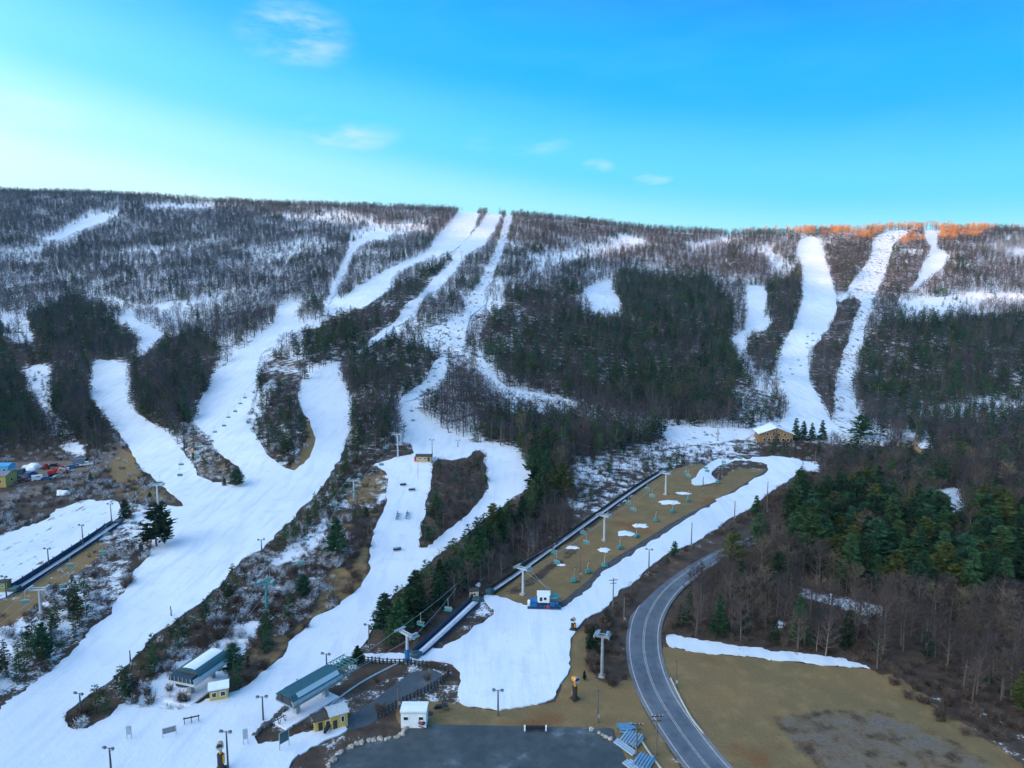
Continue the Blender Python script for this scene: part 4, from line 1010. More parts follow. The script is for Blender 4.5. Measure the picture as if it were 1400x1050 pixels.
for x, y, z, h, rz, px, u, v in near:
    place, grp = zone_label('bare', u, v) or ('on the slope', 'bare trees on the slope')
    k = int(rz * 97) % len(NEAR_BARE)
    lab = '%s %s bare tree %s' % (size_word(h, 9, 12.5), ('rounded', 'upright', 'wide crowned', 'upright', 'slender', 'wide crowned')[k], place)
    single_tree('bare_tree', NEAR_BARE[k], (x, y, z), h, rz, lab, 'tree', grp)
_ok = np.zeros(len(rest_bare), bool)  # crest trees that take the painted sunlit orange
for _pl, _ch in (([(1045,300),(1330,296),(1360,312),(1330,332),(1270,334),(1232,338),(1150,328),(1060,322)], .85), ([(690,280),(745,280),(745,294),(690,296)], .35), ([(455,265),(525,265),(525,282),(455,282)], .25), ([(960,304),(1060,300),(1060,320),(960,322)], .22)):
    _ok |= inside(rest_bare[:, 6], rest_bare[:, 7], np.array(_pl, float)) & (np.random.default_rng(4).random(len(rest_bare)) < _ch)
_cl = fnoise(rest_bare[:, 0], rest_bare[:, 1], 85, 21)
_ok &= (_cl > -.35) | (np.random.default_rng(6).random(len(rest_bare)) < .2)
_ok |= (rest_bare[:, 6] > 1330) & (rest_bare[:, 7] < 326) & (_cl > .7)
rest_sun_tint, rest_bare = rest_bare[_ok], rest_bare[~_ok]
rest_sun_tint[:, 3] *= 1.22
near, rest_con = split('con', 270)
for x, y, z, h, rz, px, u, v in near:
    k = int(rz * 131) % 10
    kind = 'spruce' if k < 4 else ('pine' if k < 8 else 'olive')
    if u < 130 and v > 820: kind = 'frost' if k < 5 else 'cedar'
    elif v > 640 and u < 520: kind = 'pine' if k < 5 else 'spruce'
    q = zone_label('con', u, v) or ('on the slope', 'evergreens on the slope')
    q = ('%s %s %s' % (size_word(h, 7.5, 13), {'spruce': 'conical dark evergreen', 'pine': 'broad irregular evergreen', 'olive': 'olive green evergreen', 'frost': 'frosted evergreen', 'cedar': 'rounded dark evergreen'}[kind], q[0]), q[1])
    single_tree('evergreen_tree', NEAR_CON[kind][int(rz * 57) % len(NEAR_CON[kind])], (x, y, z), h, rz, q[0], 'tree', q[1], 1.15)
near, rest_bush = split('bush', 290)
for x, y, z, h, rz, px, u, v in near:
    q = None
    for poly, lb, gp in BUSH_PLACES:
        if inside(np.array([u]), np.array([v]), np.array(poly, float))[0]: q = (lb, gp); break
    q = q or ('brown twiggy bush in rough ground', 'bushes in rough ground')
    q = (('knee high ' if h < 1.5 else ('tall ' if h > 2.3 else 'waist high ')) + q[0], q[1])
    o = link('bush', NEAR_BUSH[int(rz * 77) % (5 if u < 480 and v > 620 else 3)], None, None, q[0], 'bush', q[1])
    o.location = (x, y, z); o.rotation_euler = (0, 0, rz); o.scale = (h * 1.1, h * 1.1, h)

def scatter(name, arr, protos, wide, pick):
    """one mass of plants: a mesh of points with the plants set on it"""
    me = bpy.data.meshes.new(name)
    me.vertices.add(len(arr)); me.vertices.foreach_set('co', arr[:, :3].astype(np.float32).ravel())
    for nm, tp, val in (('size', 'FLOAT', arr[:, 3]), ('turn', 'FLOAT', arr[:, 4])):
        me.attributes.new(nm, tp, 'POINT').data.foreach_set('value', val.astype(np.float32))
    me.attributes.new('kind', 'INT', 'POINT').data.foreach_set('value', pick.astype(np.int32))
    o = link(name, me, kind='stuff')
    c = bpy.data.collections.new(name + '_patterns')
    for i, p in enumerate(protos):
        p.name = '%s_pattern_%02d' % (name, i); c.objects.link(p)
    ng = bpy.data.node_groups.new(name, 'GeometryNodeTree')
    ng.interface.new_socket('Geometry', in_out='INPUT', socket_type='NodeSocketGeometry')
    ng.interface.new_socket('Geometry', in_out='OUTPUT', socket_type='NodeSocketGeometry')
    n, l = ng.nodes, ng.links
    gi, go = N(n, 'NodeGroupInput'), N(n, 'NodeGroupOutput')
    ci = N(n, 'GeometryNodeCollectionInfo'); ci.inputs['Collection'].default_value = c
    ci.inputs['Separate Children'].default_value = True; ci.inputs['Reset Children'].default_value = True
    mp = N(n, 'GeometryNodeMeshToPoints')
    ip = N(n, 'GeometryNodeInstanceOnPoints'); ip.inputs['Pick Instance'].default_value = True
    def attr(nm, t='FLOAT'):
        a = N(n, 'GeometryNodeInputNamedAttribute', data_type=t); a.inputs['Name'].default_value = nm; return a.outputs['Attribute']
    cx = N(n, 'ShaderNodeCombineXYZ'); l.new(attr('turn'), cx.inputs['Z'])
    sc = N(n, 'ShaderNodeCombineXYZ'); sz = attr('size')
    mw = N(n, 'ShaderNodeMath', operation='MULTIPLY'); mw.inputs[1].default_value = wide; l.new(sz, mw.inputs[0])
    l.new(mw.outputs[0], sc.inputs[0]); l.new(mw.outputs[0], sc.inputs[1]); l.new(sz, sc.inputs[2])
    e2 = N(n, 'FunctionNodeEulerToRotation'); l.new(cx.outputs[0], e2.inputs[0])
    l.new(gi.outputs[0], mp.inputs[0]); l.new(mp.outputs[0], ip.inputs['Points'])
    l.new(ci.outputs[0], ip.inputs['Instance']); l.new(attr('kind', 'INT'), ip.inputs['Instance Index'])
    l.new(e2.outputs[0], ip.inputs['Rotation']); l.new(sc.outputs[0], ip.inputs['Scale'])
    l.new(ip.outputs[0], go.inputs[0])
    md = o.modifiers.new('planting', 'NODES'); md.node_group = ng
    return o
def picks(arr, n, w=None, seed=1):
    return np.random.default_rng(seed).choice(n, len(arr), p=w)
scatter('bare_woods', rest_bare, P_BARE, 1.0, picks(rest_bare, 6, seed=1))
scatter('sun_tinted_woods', rest_sun_tint, P_SUN_TINT, 1.0, picks(rest_sun_tint, 3, seed=8))
scatter('evergreen_woods', rest_con, P_CON, 1.15, picks(rest_con, 6, [.22, .20, .20, .08, .16, .14], 2))
_pb = picks(rest_bush, 3, seed=3)
_fr = (rest_bush[:, 6] < 480) & (np.random.default_rng(9).random(len(rest_bush)) < .6)
_pb = np.where(_fr, 3 + _pb % 2, _pb)
scatter('brush', rest_bush, P_BUSH, 1.15, _pb)
print('plants', {k: len(v) for k, v in P.items()})
# ------------------------------------------------------------------ built things
class MB:
    """collects boxes, tubes, prisms into one mesh"""
    def __init__(s): s.v, s.f = [], []
    def box(s, c, size, rz=0.0, rx=0.0, ry=0.0, bev=0.0, taper=1.0):
        R = Matrix.Rotation(rz, 3, 'Z') @ Matrix.Rotation(ry, 3, 'Y') @ Matrix.Rotation(rx, 3, 'X')
        k = len(s.v); hx, hy, hz = (q / 2 for q in size)
        if not bev:
            for z in (-hz, hz):
                t = taper if z > 0 else 1.0
                for x, y in ((-hx, -hy), (hx, -hy), (hx, hy), (-hx, hy)): s.v.append(tuple(Vector(c) + R @ Vector((x * t, y * t, z))))
            s.f += [tuple(k + i for i in q) for q in ((3, 2, 1, 0), (4, 5, 6, 7), (0, 1, 5, 4), (1, 2, 6, 5), (2, 3, 7, 6), (3, 0, 4, 7))]
        else:
            b = bev; ring = [(-hx + b, -hy), (hx - b, -hy), (hx, -hy + b), (hx, hy - b), (hx - b, hy), (-hx + b, hy), (-hx, hy - b), (-hx, -hy + b)]
            lv = [(-hz, 1 - b / max(hx, hy)), (-hz + b, 1), (hz - b, 1), (hz, 1 - b / max(hx, hy))]
            for z, t in lv:
                for x, y in ring: s.v.append(tuple(Vector(c) + R @ Vector((x * t, y * t, z))))
            for i in range(3):
                for j in range(8):
                    s.f.append((k + i * 8 + j, k + i * 8 + (j + 1) % 8, k + (i + 1) * 8 + (j + 1) % 8, k + (i + 1) * 8 + j))
            s.f += [tuple(k + j for j in reversed(range(8))), tuple(k + 24 + j for j in range(8))]
        return s
    def tube(s, pts, r, n=8, caps=True):
        pts = [Vector(p) for p in pts]; rr = r if isinstance(r, (list, tuple)) else [r] * len(pts)
        k = len(s.v); prev = None
        for i, p in enumerate(pts):
            d = (pts[min(i + 1, len(pts) - 1)] - pts[max(i - 1, 0)]).normalized()
            a = (prev - d * prev.dot(d)).normalized() if prev and (prev - d * prev.dot(d)).length > 1e-4 else d.orthogonal().normalized()
            prev = a; c = d.cross(a)
            for j in range(n):
                t = 2 * PI * j / n; s.v.append(tuple(p + (a * math.cos(t) + c * math.sin(t)) * rr[i]))
        for i in range(len(pts) - 1):
            for j in range(n):
                a0 = k + i * n + j; a1 = k + i * n + (j + 1) % n; s.f.append((a0, a1, a1 + n, a0 + n))
        if caps:
            s.f.append(tuple(k + j for j in reversed(range(n)))); e = k + (len(pts) - 1) * n; s.f.append(tuple(e + j for j in range(n)))
        return s
    def prism(s, prof, y0, y1, axis='y'):
        """profile of (x, z) pushed from y0 to y1 (or (y, z) pushed along x)"""
        k = len(s.v); n = len(prof)
        for y in (y0, y1):
            for a, z in prof: s.v.append((a, y, z) if axis == 'y' else (y, a, z))
        s.f += [(k + i, k + (i + 1) % n, k + n + (i + 1) % n, k + n + i) for i in range(n)]
        s.f += [tuple(k + i for i in reversed(range(n))), tuple(k + n + i for i in range(n))]
        return s
    def cyl(s, c, r, h, n=12, r2=None):
        return s.tube([(c[0], c[1], c[2]), (c[0], c[1], c[2] + h)], [r, r if r2 is None else r2], n)
def part(name, mb, m, parent, smooth=False, label=None):
    me = mesh(name, mb.v, mb.f, m, smooth)
    bm = bmesh.new(); bm.from_mesh(me); bmesh.ops.recalc_face_normals(bm, faces=bm.faces); bm.to_mesh(me); bm.free()
    return link(name, me, parent, label=label)
def thing(name, loc, rz, label, cat, group=None):
    o = link(name, None, None, None, label, cat, group); o.empty_display_size = .5
    o.location = loc; o.rotation_euler = (0, 0, rz); return o
def copy_tree(o, parent=None):
    c = o.copy(); COL.objects.link(c)
    if parent: c.parent = parent
    for ch in list(o.children): copy_tree(ch, c)
    return c
def heading(a, b):
    d = b - a; return math.atan2(d.y, d.x)
def S(u, v, up=0.55):
    p = at(u, v); p.z += up; return p

steel = mat('galvanised_steel', (.42, .46, .48), .5, .6, noise=.2, nscale=2)
steel_w = mat('pale_painted_steel', (.46, .50, .52), .55, 0, noise=.15, nscale=2)
teal = mat('teal_paint', (.055, .24, .24), .5, 0, noise=.2, nscale=3)
teal_d = mat('dark_teal_panel', (.032, .085, .095), .35, 0, .5, noise=.2, nscale=1)
blue = mat('blue_paint', (.02, .14, .34), .5, 0, noise=.2, nscale=2)
blue_d = mat('dark_blue_wall', (.025, .05, .10), .6, 0, noise=.3, nscale=1)
dark = mat('dark_metal', (.035, .037, .04), .6, 0, noise=.2, nscale=3)
glass = mat('window_glass', (.02, .028, .035), .12, 0, .6)
wood_p = mat('weathered_pole_wood', (.15, .125, .10), .85, noise=.3, nscale=4)
wood_d = mat('dark_timber', (.045, .038, .032), .9, noise=.4, nscale=3)
yellow_w = mat('yellow_siding', (.52, .36, .10), .75, noise=.12, nscale=3)
tan_w = mat('tan_siding', (.50, .34, .19), .75, noise=.15, nscale=2)
chalet_w = mat('cedar_siding', (.32, .18, .075), .75, noise=.25, nscale=1.5)
white_w = mat('white_siding', (.78, .80, .80), .7, noise=.08, nscale=2)
red_p = mat('red_paint', (.45, .025, .025), .5, noise=.15, nscale=2)
maroon = mat('maroon_paint', (.16, .03, .05), .45, noise=.15, nscale=2)
orange = mat('orange_paint', (.75, .30, .015), .5, noise=.12, nscale=2)
snow_r = mat('roof_snow', (.80, .82, .85), .8, noise=.06, nscale=1, bump=.3)
roof_g = mat('grey_roof', (.20, .21, .22), .7, noise=.2, nscale=2)
roof_d = mat('dark_roof', (.06, .055, .05), .8, noise=.25, nscale=2)
stone_t = mat('tan_boulder', (.36, .31, .26), .9, noise=.3, nscale=2, bump=.5, rand=.25)
stone_d = mat('dark_boulder', (.11, .11, .115), .9, noise=.35, nscale=2, bump=.5, rand=.3)
rubber = mat('black_rubber', (.018, .018, .02), .7, noise=.2, nscale=6)
car_mats = {'white': mat('white_car_paint', (.72, .73, .74), .3, 0, .5), 'grey': mat('grey_car_paint', (.20, .22, .25), .3, .3, .5), 'blue': mat('blue_car_paint', (.05, .13, .28), .3, .2, .5),
            'black': mat('black_car_paint', (.02, .022, .026), .3, .2, .5), 'maroon': maroon, 'red': red_p, 'silver': mat('silver_car_paint', (.45, .47, .49), .3, .5, .5)}
pale_line = mat('pale_pipe', (.45, .42, .34), .6, noise=.15, nscale=1)
lamp_m = mat('lamp_housing', (.10, .11, .12), .5, .3)

# -- lift stations
def lift_terminal(u, v, u2, v2, L, W, label, style):
    a, b_ = at(u, v), at(u2, v2); c = (a + b_) / 2; rz = heading(a, b_)
    t = thing('lift_terminal', c + Vector((0, 0, .4)), rz, label, 'lift station')
    z0, hw = 3.0, W / 2
    body = MB(); body.prism([(-hw, z0), (hw, z0), (hw + .12, z0 + .7), (hw - .25, z0 + 1.5), (-hw + .25, z0 + 1.5), (-hw - .12, z0 + .7)], -L / 2, L / 2, 'x')
    part('shell', body, steel_w if style == 'arched' else steel, t)
    n = 9
    if style == 'arched':
        prof = [((hw + .05) * math.cos(PI * i / n), z0 + 1.5 + 1.15 * math.sin(PI * i / n)) for i in range(n + 1)]
        r = MB(); r.prism([(y, z) for y, z in prof], -L / 2 + 1.6, L / 2, 'x'); part('roof', r, teal_d, t, False)
        s_ = MB()
        pr = [((hw - .55) * math.cos(PI * i / n), z0 + 1.52 + 1.25 * math.sin(PI * i / n)) for i in range(2, n + 1)]
        pr = pr + [(pr[-1][0], z0 + 1.45), (pr[0][0], z0 + 1.6)]
        s_.prism(pr, -L / 2 + 2.2, L / 2 - .2, 'x'); part('roof_snow', s_, snow_r, t)
        f = MB(); f.prism([(-hw + .1, z0 + .75), (hw - .1, z0 + .75), (hw - .5, z0 + 1.95), (-hw + .5, z0 + 1.95)], -L / 2 - .25, -L / 2 + 1.7, 'x'); part('front_window', f, glass, t)
        m = MB()
        for k in range(6): m.box((-L / 2 - .28, -hw + .7 + k * (W - 1.4) / 5, z0 + 1.3), (.08, .1, 1.1))
        part('mullion', m, steel, t)
    else:
        r = MB(); r.prism([(-hw - .1, z0 + 1.5), (hw + .1, z0 + 1.5), (hw - .9, z0 + 2.3), (-hw + .9, z0 + 2.3)], -L / 2, L / 2, 'x'); part('roof', r, teal_d, t)
        for sy, mm in ((-1, mat('skylight', (.42, .52, .55), .3, 0, .5)), (1, steel)):
            q = MB(); q.box((.4, sy * (hw - .55), z0 + 2.02), (L - 2.2, 1.05, .12), rx=-sy * .78); part('roof_light', q, mm, t)
        f = MB(); f.prism([(-hw + .2, z0 + .5), (hw - .2, z0 + .5), (hw - .95, z0 + 2.0), (-hw + .95, z0 + 2.0)], -L / 2 - .15, -L / 2 + .6, 'x'); part('front_window', f, glass, t)
        g_ = MB()
        for k in range(5):
            g_.box((L / 2 + 1 + k * .9, -hw + .5, z0 + 1.2), (.12, .12, 2.2)).box((L / 2 + 1 + k * .9, hw - .5, z0 + 1.2), (.12, .12, 2.2)).box((L / 2 + 1 + k * .9, 0, z0 + 2.2), (.12, W - 1, .12))
        for sy in (-1, 1): g_.box((L / 2 + 2.6, sy * (hw - .5), z0 + .3), (5.2, .2, .2)).box((L / 2 + 2.6, sy * (hw - .5), z0 + 2.2), (5.2, .14, .14))
        part('rail_gantry', g_, teal, t)
    for x in (-L * .28, L * .30):
        m = MB(); m.box((x, 0, z0 / 2 - .6), (1.1, 1.3, z0 + 1.2), taper=.8); part('support_column', m, steel, t)
    w = MB().tube([(L * -.30, 0, z0 - .25), (L * -.30, 0, z0 - .02)], W * .42, 20); part('bullwheel', w, dark, t)
    p = MB().box((-L * .12, 0, -.35), (L * 1.05, W * 1.05, .6)); part('platform', p, snow_r, t)
    return t
lift_terminal(262, 948, 288, 929, 11, 6.6, 'lift station with arched snowy roof and dark front window below the frosted bank', 'arched')
lift_terminal(396, 982, 452, 948, 13, 5.4, 'long teal lift station with flat roof lights beside the yellow huts', 'flat')

def house(name, u, v, w, d, h, rz, label, cat, wall, roof, rise=1.0, over=.3, windows=(), door=None, snowroof=False, ridge='x', sink=.5, group=None, up=0.0):
    p = at(u, v); p.z += up
    t = thing(name, p, rz, label, cat, group)
    b_ = MB()
    if ridge == 'x': b_.prism([(-d / 2, -sink), (d / 2, -sink), (d / 2, h), (0, h + rise), (-d / 2, h)], -w / 2, w / 2, 'x')
    else: b_.prism([(-w / 2, -sink), (w / 2, -sink), (w / 2, h), (0, h + rise), (-w / 2, h)], -d / 2, d / 2, 'y')
    part('wall', b_, wall, t)
    half = (d if ridge == 'x' else w) / 2; ln = (w if ridge == 'x' else d) / 2 + over
    sl = rise / half
    for nm, th, off, m in (('roof', .16, .02, roof),) + ((('roof_snow', .28, .20, snow_r),) if snowroof else ()):
        r = MB(); e = half + over * (1 if nm == 'roof' else .8); zz = h - (e - half) * sl
        prof = [(-e, zz + off), (0, h + rise + off), (e, zz + off), (e, zz + off + th), (0, h + rise + off + th), (-e, zz + off + th)]
        r.prism(prof, -ln, ln, 'x' if ridge == 'x' else 'y'); part(nm, r, m, t)
    for wx, wz, ww, wh, side in windows:
        f, g_ = MB(), MB()
        if side == 'f':
            f.box((wx, -d / 2 - .03, wz), (ww + .2, .10, wh + .2)); g_.box((wx, -d / 2 - .075, wz), (ww, .06, wh))
        elif side == 'r':
            f.box((w / 2 + .03, wx, wz), (.10, ww + .2, wh + .2)); g_.box((w / 2 + .075, wx, wz), (.06, ww, wh))
        else:
            f.box((-w / 2 - .03, wx, wz), (.10, ww + .2, wh + .2)); g_.box((-w / 2 - .075, wx, wz), (.06, ww, wh))
        fo = part('window', f, white_w, t); part('pane', g_, glass, fo)
    if door:
        dx, dw, dh = door[:3]; part('door', MB().box((dx, -d / 2 - .04, dh / 2), (dw, .1, dh)), door[3] if len(door) > 3 else wood_d, t)
    return t
house('operator_hut', 300, 953, 3.6, 3.0, 2.5, .35, 'small yellow hut with snow covered roof beside the arched lift station', 'hut', yellow_w, roof_g, .7, .3, ((-.9, 1.5, .8, .9, 'f'), (.8, 1.5, .9, .9, 'f'), (0, 1.5, .9, .9, 'r')), None, True)
house('operator_hut', 461, 990, 3.4, 3.4, 3.1, .5, 'taller yellow hut with pale gable roof next to the teal lift station', 'hut', yellow_w, steel_w, .6, .3, ((.7, 1.9, .5, 1.1, 'f'), (-.2, 1.7, .9, 1.0, 'r')), (-.8, .8, 2.0), False)
house('operator_hut', 441, 994, 3.6, 2.6, 2.4, .5, 'lower yellow hut with brown snowy roof in front of the teal lift station', 'hut', yellow_w, roof_d, .35, .3, ((.8, 1.4, .8, .8, 'f'), (0, 1.4, .8, .8, 'l')), (-.7, .8, 1.9), False)
house('ticket_cabin', 567, 989, 5.0, 3.2, 3.2, .0, 'white flat topped cabin with two small windows at the car park edge', 'cabin', white_w, steel_w, .12, .15, ((-1.5, 2.1, .85, .6, 'f'), (1.5, 2.1, .85, .6, 'f')), None, True)
house('start_shed', 580, 631, 7.0, 3.2, 2.2, .0, 'tan shed with dark roof and red left end at the top of the race run', 'shed', tan_w, roof_d, .7, .3, ((-1.6, 1.3, .9, .7, 'f'), (.6, 1.3, .9, .7, 'f')), (2.2, .9, 1.8), False, up=.5)
_t = bpy.data.objects[-1] if False else None
house('chalet', 1057, 602, 17.0, 12.0, 4.6, -.12, 'large cedar chalet with wide snowy gable below the right hand ski run', 'chalet', chalet_w, roof_g, 3.2, 1.0,
      tuple((x, 1.6, 1.2, 1.3, 'f') for x in (-6, -3.6, -1.2, 1.2, 3.6, 6)) + tuple((x, 4.4, 1.1, 1.2, 'f') for x in (-4.4, -1.5, 1.5, 4.4)) + ((0, 6.3, 1.0, .8, 'f'),), (7.6, 1.0, 2.1), True, ridge='y', sink=2.0)
house('house', 1243, 612, 9.0, 7.0, 3.2, .2, 'tan house half hidden among trees right of the chalet', 'house', tan_w, roof_g, 2.2, .5, ((-2.4, 1.7, 1.0, 1.1, 'f'), (1.8, 1.7, 1.0, 1.1, 'f')), (-.3, 1.0, 2.1), False, ridge='y')
house('house', 1262, 618, 7.0, 6.0, 2.6, .1, 'low house with snow white roof among trees right of the chalet', 'house', tan_w, roof_g, 1.8, .5, ((-1.4, 1.5, 1.0, 1.0, 'f'),), (1.2, 1.0, 2.0), True)
house('works_garage', -2, 664, 11.0, 8.0, 5.2, .1, 'yellow works building cut by the frame at the left edge', 'building', yellow_w, roof_g, 1.2, .4, ((3.0, 2.8, 1.2, 1.2, 'f'), (0, 2.8, 1.2, 1.2, 'r')), (-1.5, 3.0, 3.6), False)
house('works_shed', 4, 646, 9.0, 5.0, 3.6, .0, 'bright blue roofed shed behind the yellow works building', 'shed', mat('light_blue_wall', (.10, .35, .55), .6, noise=.15), mat('blue_roof', (.06, .33, .58), .5, noise=.15), 1.0, .3, ((2.6, 1.9, 1.0, .9, 'f'),), (-1, 2.2, 2.5), False)
house('pump_hut', 648, 817, 2.3, 2.3, 2.3, .2, 'little cream hut at the top of the lower carpet lift', 'hut', mat('cream_siding', (.62, .48, .36), .7, noise=.1), roof_d, .4, .2, ((0, 1.5, .6, .6, 'f'),), (-.7, .6, 1.7), False)
house('pump_hut', 8, 808, 2.2, 2.2, 3.0, .1, 'narrow olive hut at the lower end of the left carpet lift', 'hut', mat('olive_siding', (.22, .22, .07), .7, noise=.2), roof_d, .3, .2, ((0, 1.9, .6, .6, 'f'),), None, False)
_sh = [o for o in bpy.data.objects if o.name.startswith('start_shed')][0]
part('end_panel', MB().box((-3.58, 0, 1.2), (.12, 3.3, 2.5)).box((-3.9, -.9, .9), (.7, 1.7, 1.9)), red_p, _sh)

# -- drive station of the beginner lift
def drive_station():
    p = S(744, 829, .15)
    t = thing('lift_drive_station', p, -.05, 'blue lift drive station with a white cab at the foot of the beginner lift', 'lift station')
    t.scale = (.86, .86, .82)
    part('platform', MB().box((0, 0, .2), (10.5, 5.0, .5)), blue_d, t)
    cb = part('cab', MB().box((-.2, .6, 2.7), (3.9, 3.0, 2.7), bev=.2), white_w, t)
    part('cab_window', MB().box((-1.0, -.93, 2.7), (.9, .08, 1.3)).box((.3, -.93, 2.9), (.9, .08, .9)), glass, cb)
    part('cab_roof', MB().box((-.2, .6, 4.2), (4.3, 3.4, .25)), snow_r, cb)
    part('cab_post', MB().box((-1.6, .6, .9), (.4, .6, 1.3)).box((1.2, .6, .9), (.4, .6, 1.3)), steel, t)
    part('motor_housing', MB().box((-3.4, .2, 1.3), (2.6, 2.4, 1.9), bev=.2).box((-3.4, -1.4, .9), (2.0, .8, 1.0)), blue, t)
    part('gearbox', MB().box((2.6, -.5, 1.1), (1.7, 1.5, 1.3), bev=.15).tube([(3.6, -.5, 1.2), (4.4, -.5, 1.2)], .5, 12), blue, t)
    part('bullwheel', MB().tube([(3.2, .8, 3.0), (3.2, .8, 3.25)], 1.9, 24), teal, t)
    part('bullwheel_frame', MB().box((3.2, .8, 1.7), (.5, .5, 2.6)).box((3.2, .8, 3.45), (3.6, .25, .2)).box((4.6, .8, 1.5), (.2, .2, 2.6)), teal, t)
    rl = MB()
    for k in range(11):
        rl.box((-5.0 + k, -2.4, .95), (.08, .08, 1.1))
    rl.box((0, -2.4, 1.45), (10, .07, .07)).box((0, -2.4, 1.0), (10, .06, .06)); part('handrail', rl, blue, t)
    part('tarpaulin', MB().box((-4.8, -1.3, 1.5), (.9, .9, 2.2), bev=.2), white_w, t)
    part('warning_board', MB().box((1.2, -2.6, .9), (.9, .08, 1.0)), red_p, t)
drive_station()

# -- lift towers, ropes, chairs
def lift_tower(u, vb, vt, az, label, m=steel_w, pad=None, arm=4.6, group='lift towers'):
    p = at(u, vb); h = (vb - vt) / ppm(p) * 1.02
    t = thing('lift_tower', p, az, label, 'lift tower', group)
    part('mast', MB().tube([(0, 0, -1), (0, 0, h - .2)], [.42, .30], 10), m, t)
    part('footing', MB().box((0, 0, .1), (1.5, 1.5, .7), taper=.9), mat('concrete', (.36, .35, .33), .9, noise=.15), t)
    part('crossarm', MB().box((0, 0, h - .1), (.45, arm, .42)).box((0, 0, h + .55), (.2, arm * .8, .16)).box((0, arm * .3, h + .2), (.14, .14, .7)).box((0, -arm * .3, h + .2), (.14, .14, .7)), m, t)
    for sy in (-1, 1):
        q = MB().box((0, sy * arm / 2, h + .1), (2.9, .16, .22))
        for k in range(6): q.tube([(-1.2 + k * .48, sy * arm / 2 + .06, h + .32), (-1.2 + k * .48, sy * arm / 2 + .22, h + .32)], .2, 10)
        sh = part('sheave_train', q, m if m is not steel_w else steel, t)
        c = MB().box((0, sy * (arm / 2 - .55), h + .75), (2.6, .7, .06)); 
        for k in (-1, 1): c.box((k * 1.1, sy * (arm / 2 - .55), h + .4), (.06, .06, .7))
        part('catwalk', c, steel, t)
    if pad: part('pad', MB().tube([(0, 0, .2), (0, 0, pad)], .62, 12), blue, t)
    t['_h'] = h; t['_arm'] = arm
    return t
def az_between(u, v, u2, v2): return heading(at(u, v), at(u2, v2))
A1 = az_between(715, 813, 910, 676)
BEG = [lift_tower(715, 813, 777, A1, 'pale lift tower just above the blue drive station'),
       lift_tower(826, 739, 705, A1, 'pale lift tower in the middle of the grassy beginner slope'),
       lift_tower(910, 676, 647, A1, 'pale lift tower near the top of the grassy beginner slope')]
A2 = az_between(56, 838, 216, 690)
WEST = [lift_tower(56, 838, 805, A2, 'grey lift tower on thin snow beside the left carpet lift', arm=5.2),
        lift_tower(216, 690, 663, A2, 'grey lift tower behind the big lone evergreen', arm=5.2)]
A3 = az_between(300, 930, 365, 834)
MID = [lift_tower(365, 835, 797, A3, 'teal topped lift tower on the brushy bank above the arched station', teal),
       lift_tower(484, 684, 657, A3, 'grey lift tower on the pale clearing left of the race run'),
       lift_tower(544, 625, 594, A3, 'grey lift tower left of the tan start shed')]
A4 = az_between(430, 965, 557, 905)
LOW = [lift_tower(557, 906, 866, A4, 'pale lift tower with blue padded foot behind the dark log fence', pad=3.4, arm=5.6)]
A5 = az_between(981, 602, 1062, 545)
EAST = [lift_tower(981, 603, 584, A5, 'dark lift tower on the snow left of the chalet', steel, arm=5.5),
        lift_tower(1062, 545, 520, A5, 'lift tower at the lower left edge of the steep right run', steel, arm=5.0),
        lift_tower(1105, 502, 476, az_between(1062, 545, 1108, 480), 'lift tower at the wooded right edge of the steep right run', steel, arm=5.0)]
lift_tower(823, 925, 868, az_between(823, 925, 853, 850), 'slim lift tower in the brush between bowl and road', steel, arm=3.2)
lift_tower(631, 358, 345, 1.2, 'small lift tower in the tree strip between the upper twin runs', steel, arm=4.5)
def top_point(t, side, raise_=.55):
    return t.matrix_basis @ Vector((0, side * t['_arm'] / 2, t['_h'] + raise_))
def sag(p, q, n=14, k=.018):
    L = (q - p).length
    return [p.lerp(q, i / n) - Vector((0, 0, 4 * k * L * (i / n) * (1 - i / n))) for i in range(n + 1)]
def haul_rope(pts_l, pts_r, label):
    v = MB()
    for pts in (pts_l, pts_r):
        line = []
        for a, b_ in zip(pts[:-1], pts[1:]): line += sag(a, b_)[(1 if line else 0):]
        v.tube(line, .035, 5)
    o = part('haul_rope', v, steel, None); o['label'] = label; o['category'] = 'cable'
    return o
_blk = [None]
def chair(p, rz, label, m, group):
    if _blk[0] is None:
        t = thing('lift_chair', (0, 0, 0), 0, label, 'lift chair', group)
        part('hanger', MB().tube([(0, 0, .1), (0, 0, -1.6), (-.15, 0, -2.2)], .06, 6).box((0, 0, .1), (.5, .12, .14)), steel, t)
        part('frame', MB().tube([(-.15, -1.0, -2.2), (-.15, 1.0, -2.2)], .05, 6).tube([(-.15, -1.0, -2.2), (-.2, -1.0, -3.1), (.4, -1.0, -3.15)], .045, 6).tube([(-.15, 1.0, -2.2), (-.2, 1.0, -3.1), (.4, 1.0, -3.15)], .045, 6), steel, t)
        part('seat', MB().box((.1, 0, -3.1), (.6, 2.0, .12)), teal, t)
        part('backrest', MB().box((-.22, 0, -2.7), (.1, 2.0, .65), ry=-.12), teal, t)
        part('safety_bar', MB().tube([(-.2, -.95, -2.3), (.35, -.95, -2.2), (.35, .95, -2.2), (-.2, .95, -2.3)], .035, 6), steel, t)
        _blk[0] = t; c = t
    else:
        c = copy_tree(_blk[0]); c['label'] = label; c['group'] = group
    c.location = p; c.rotation_euler = (0, 0, rz)
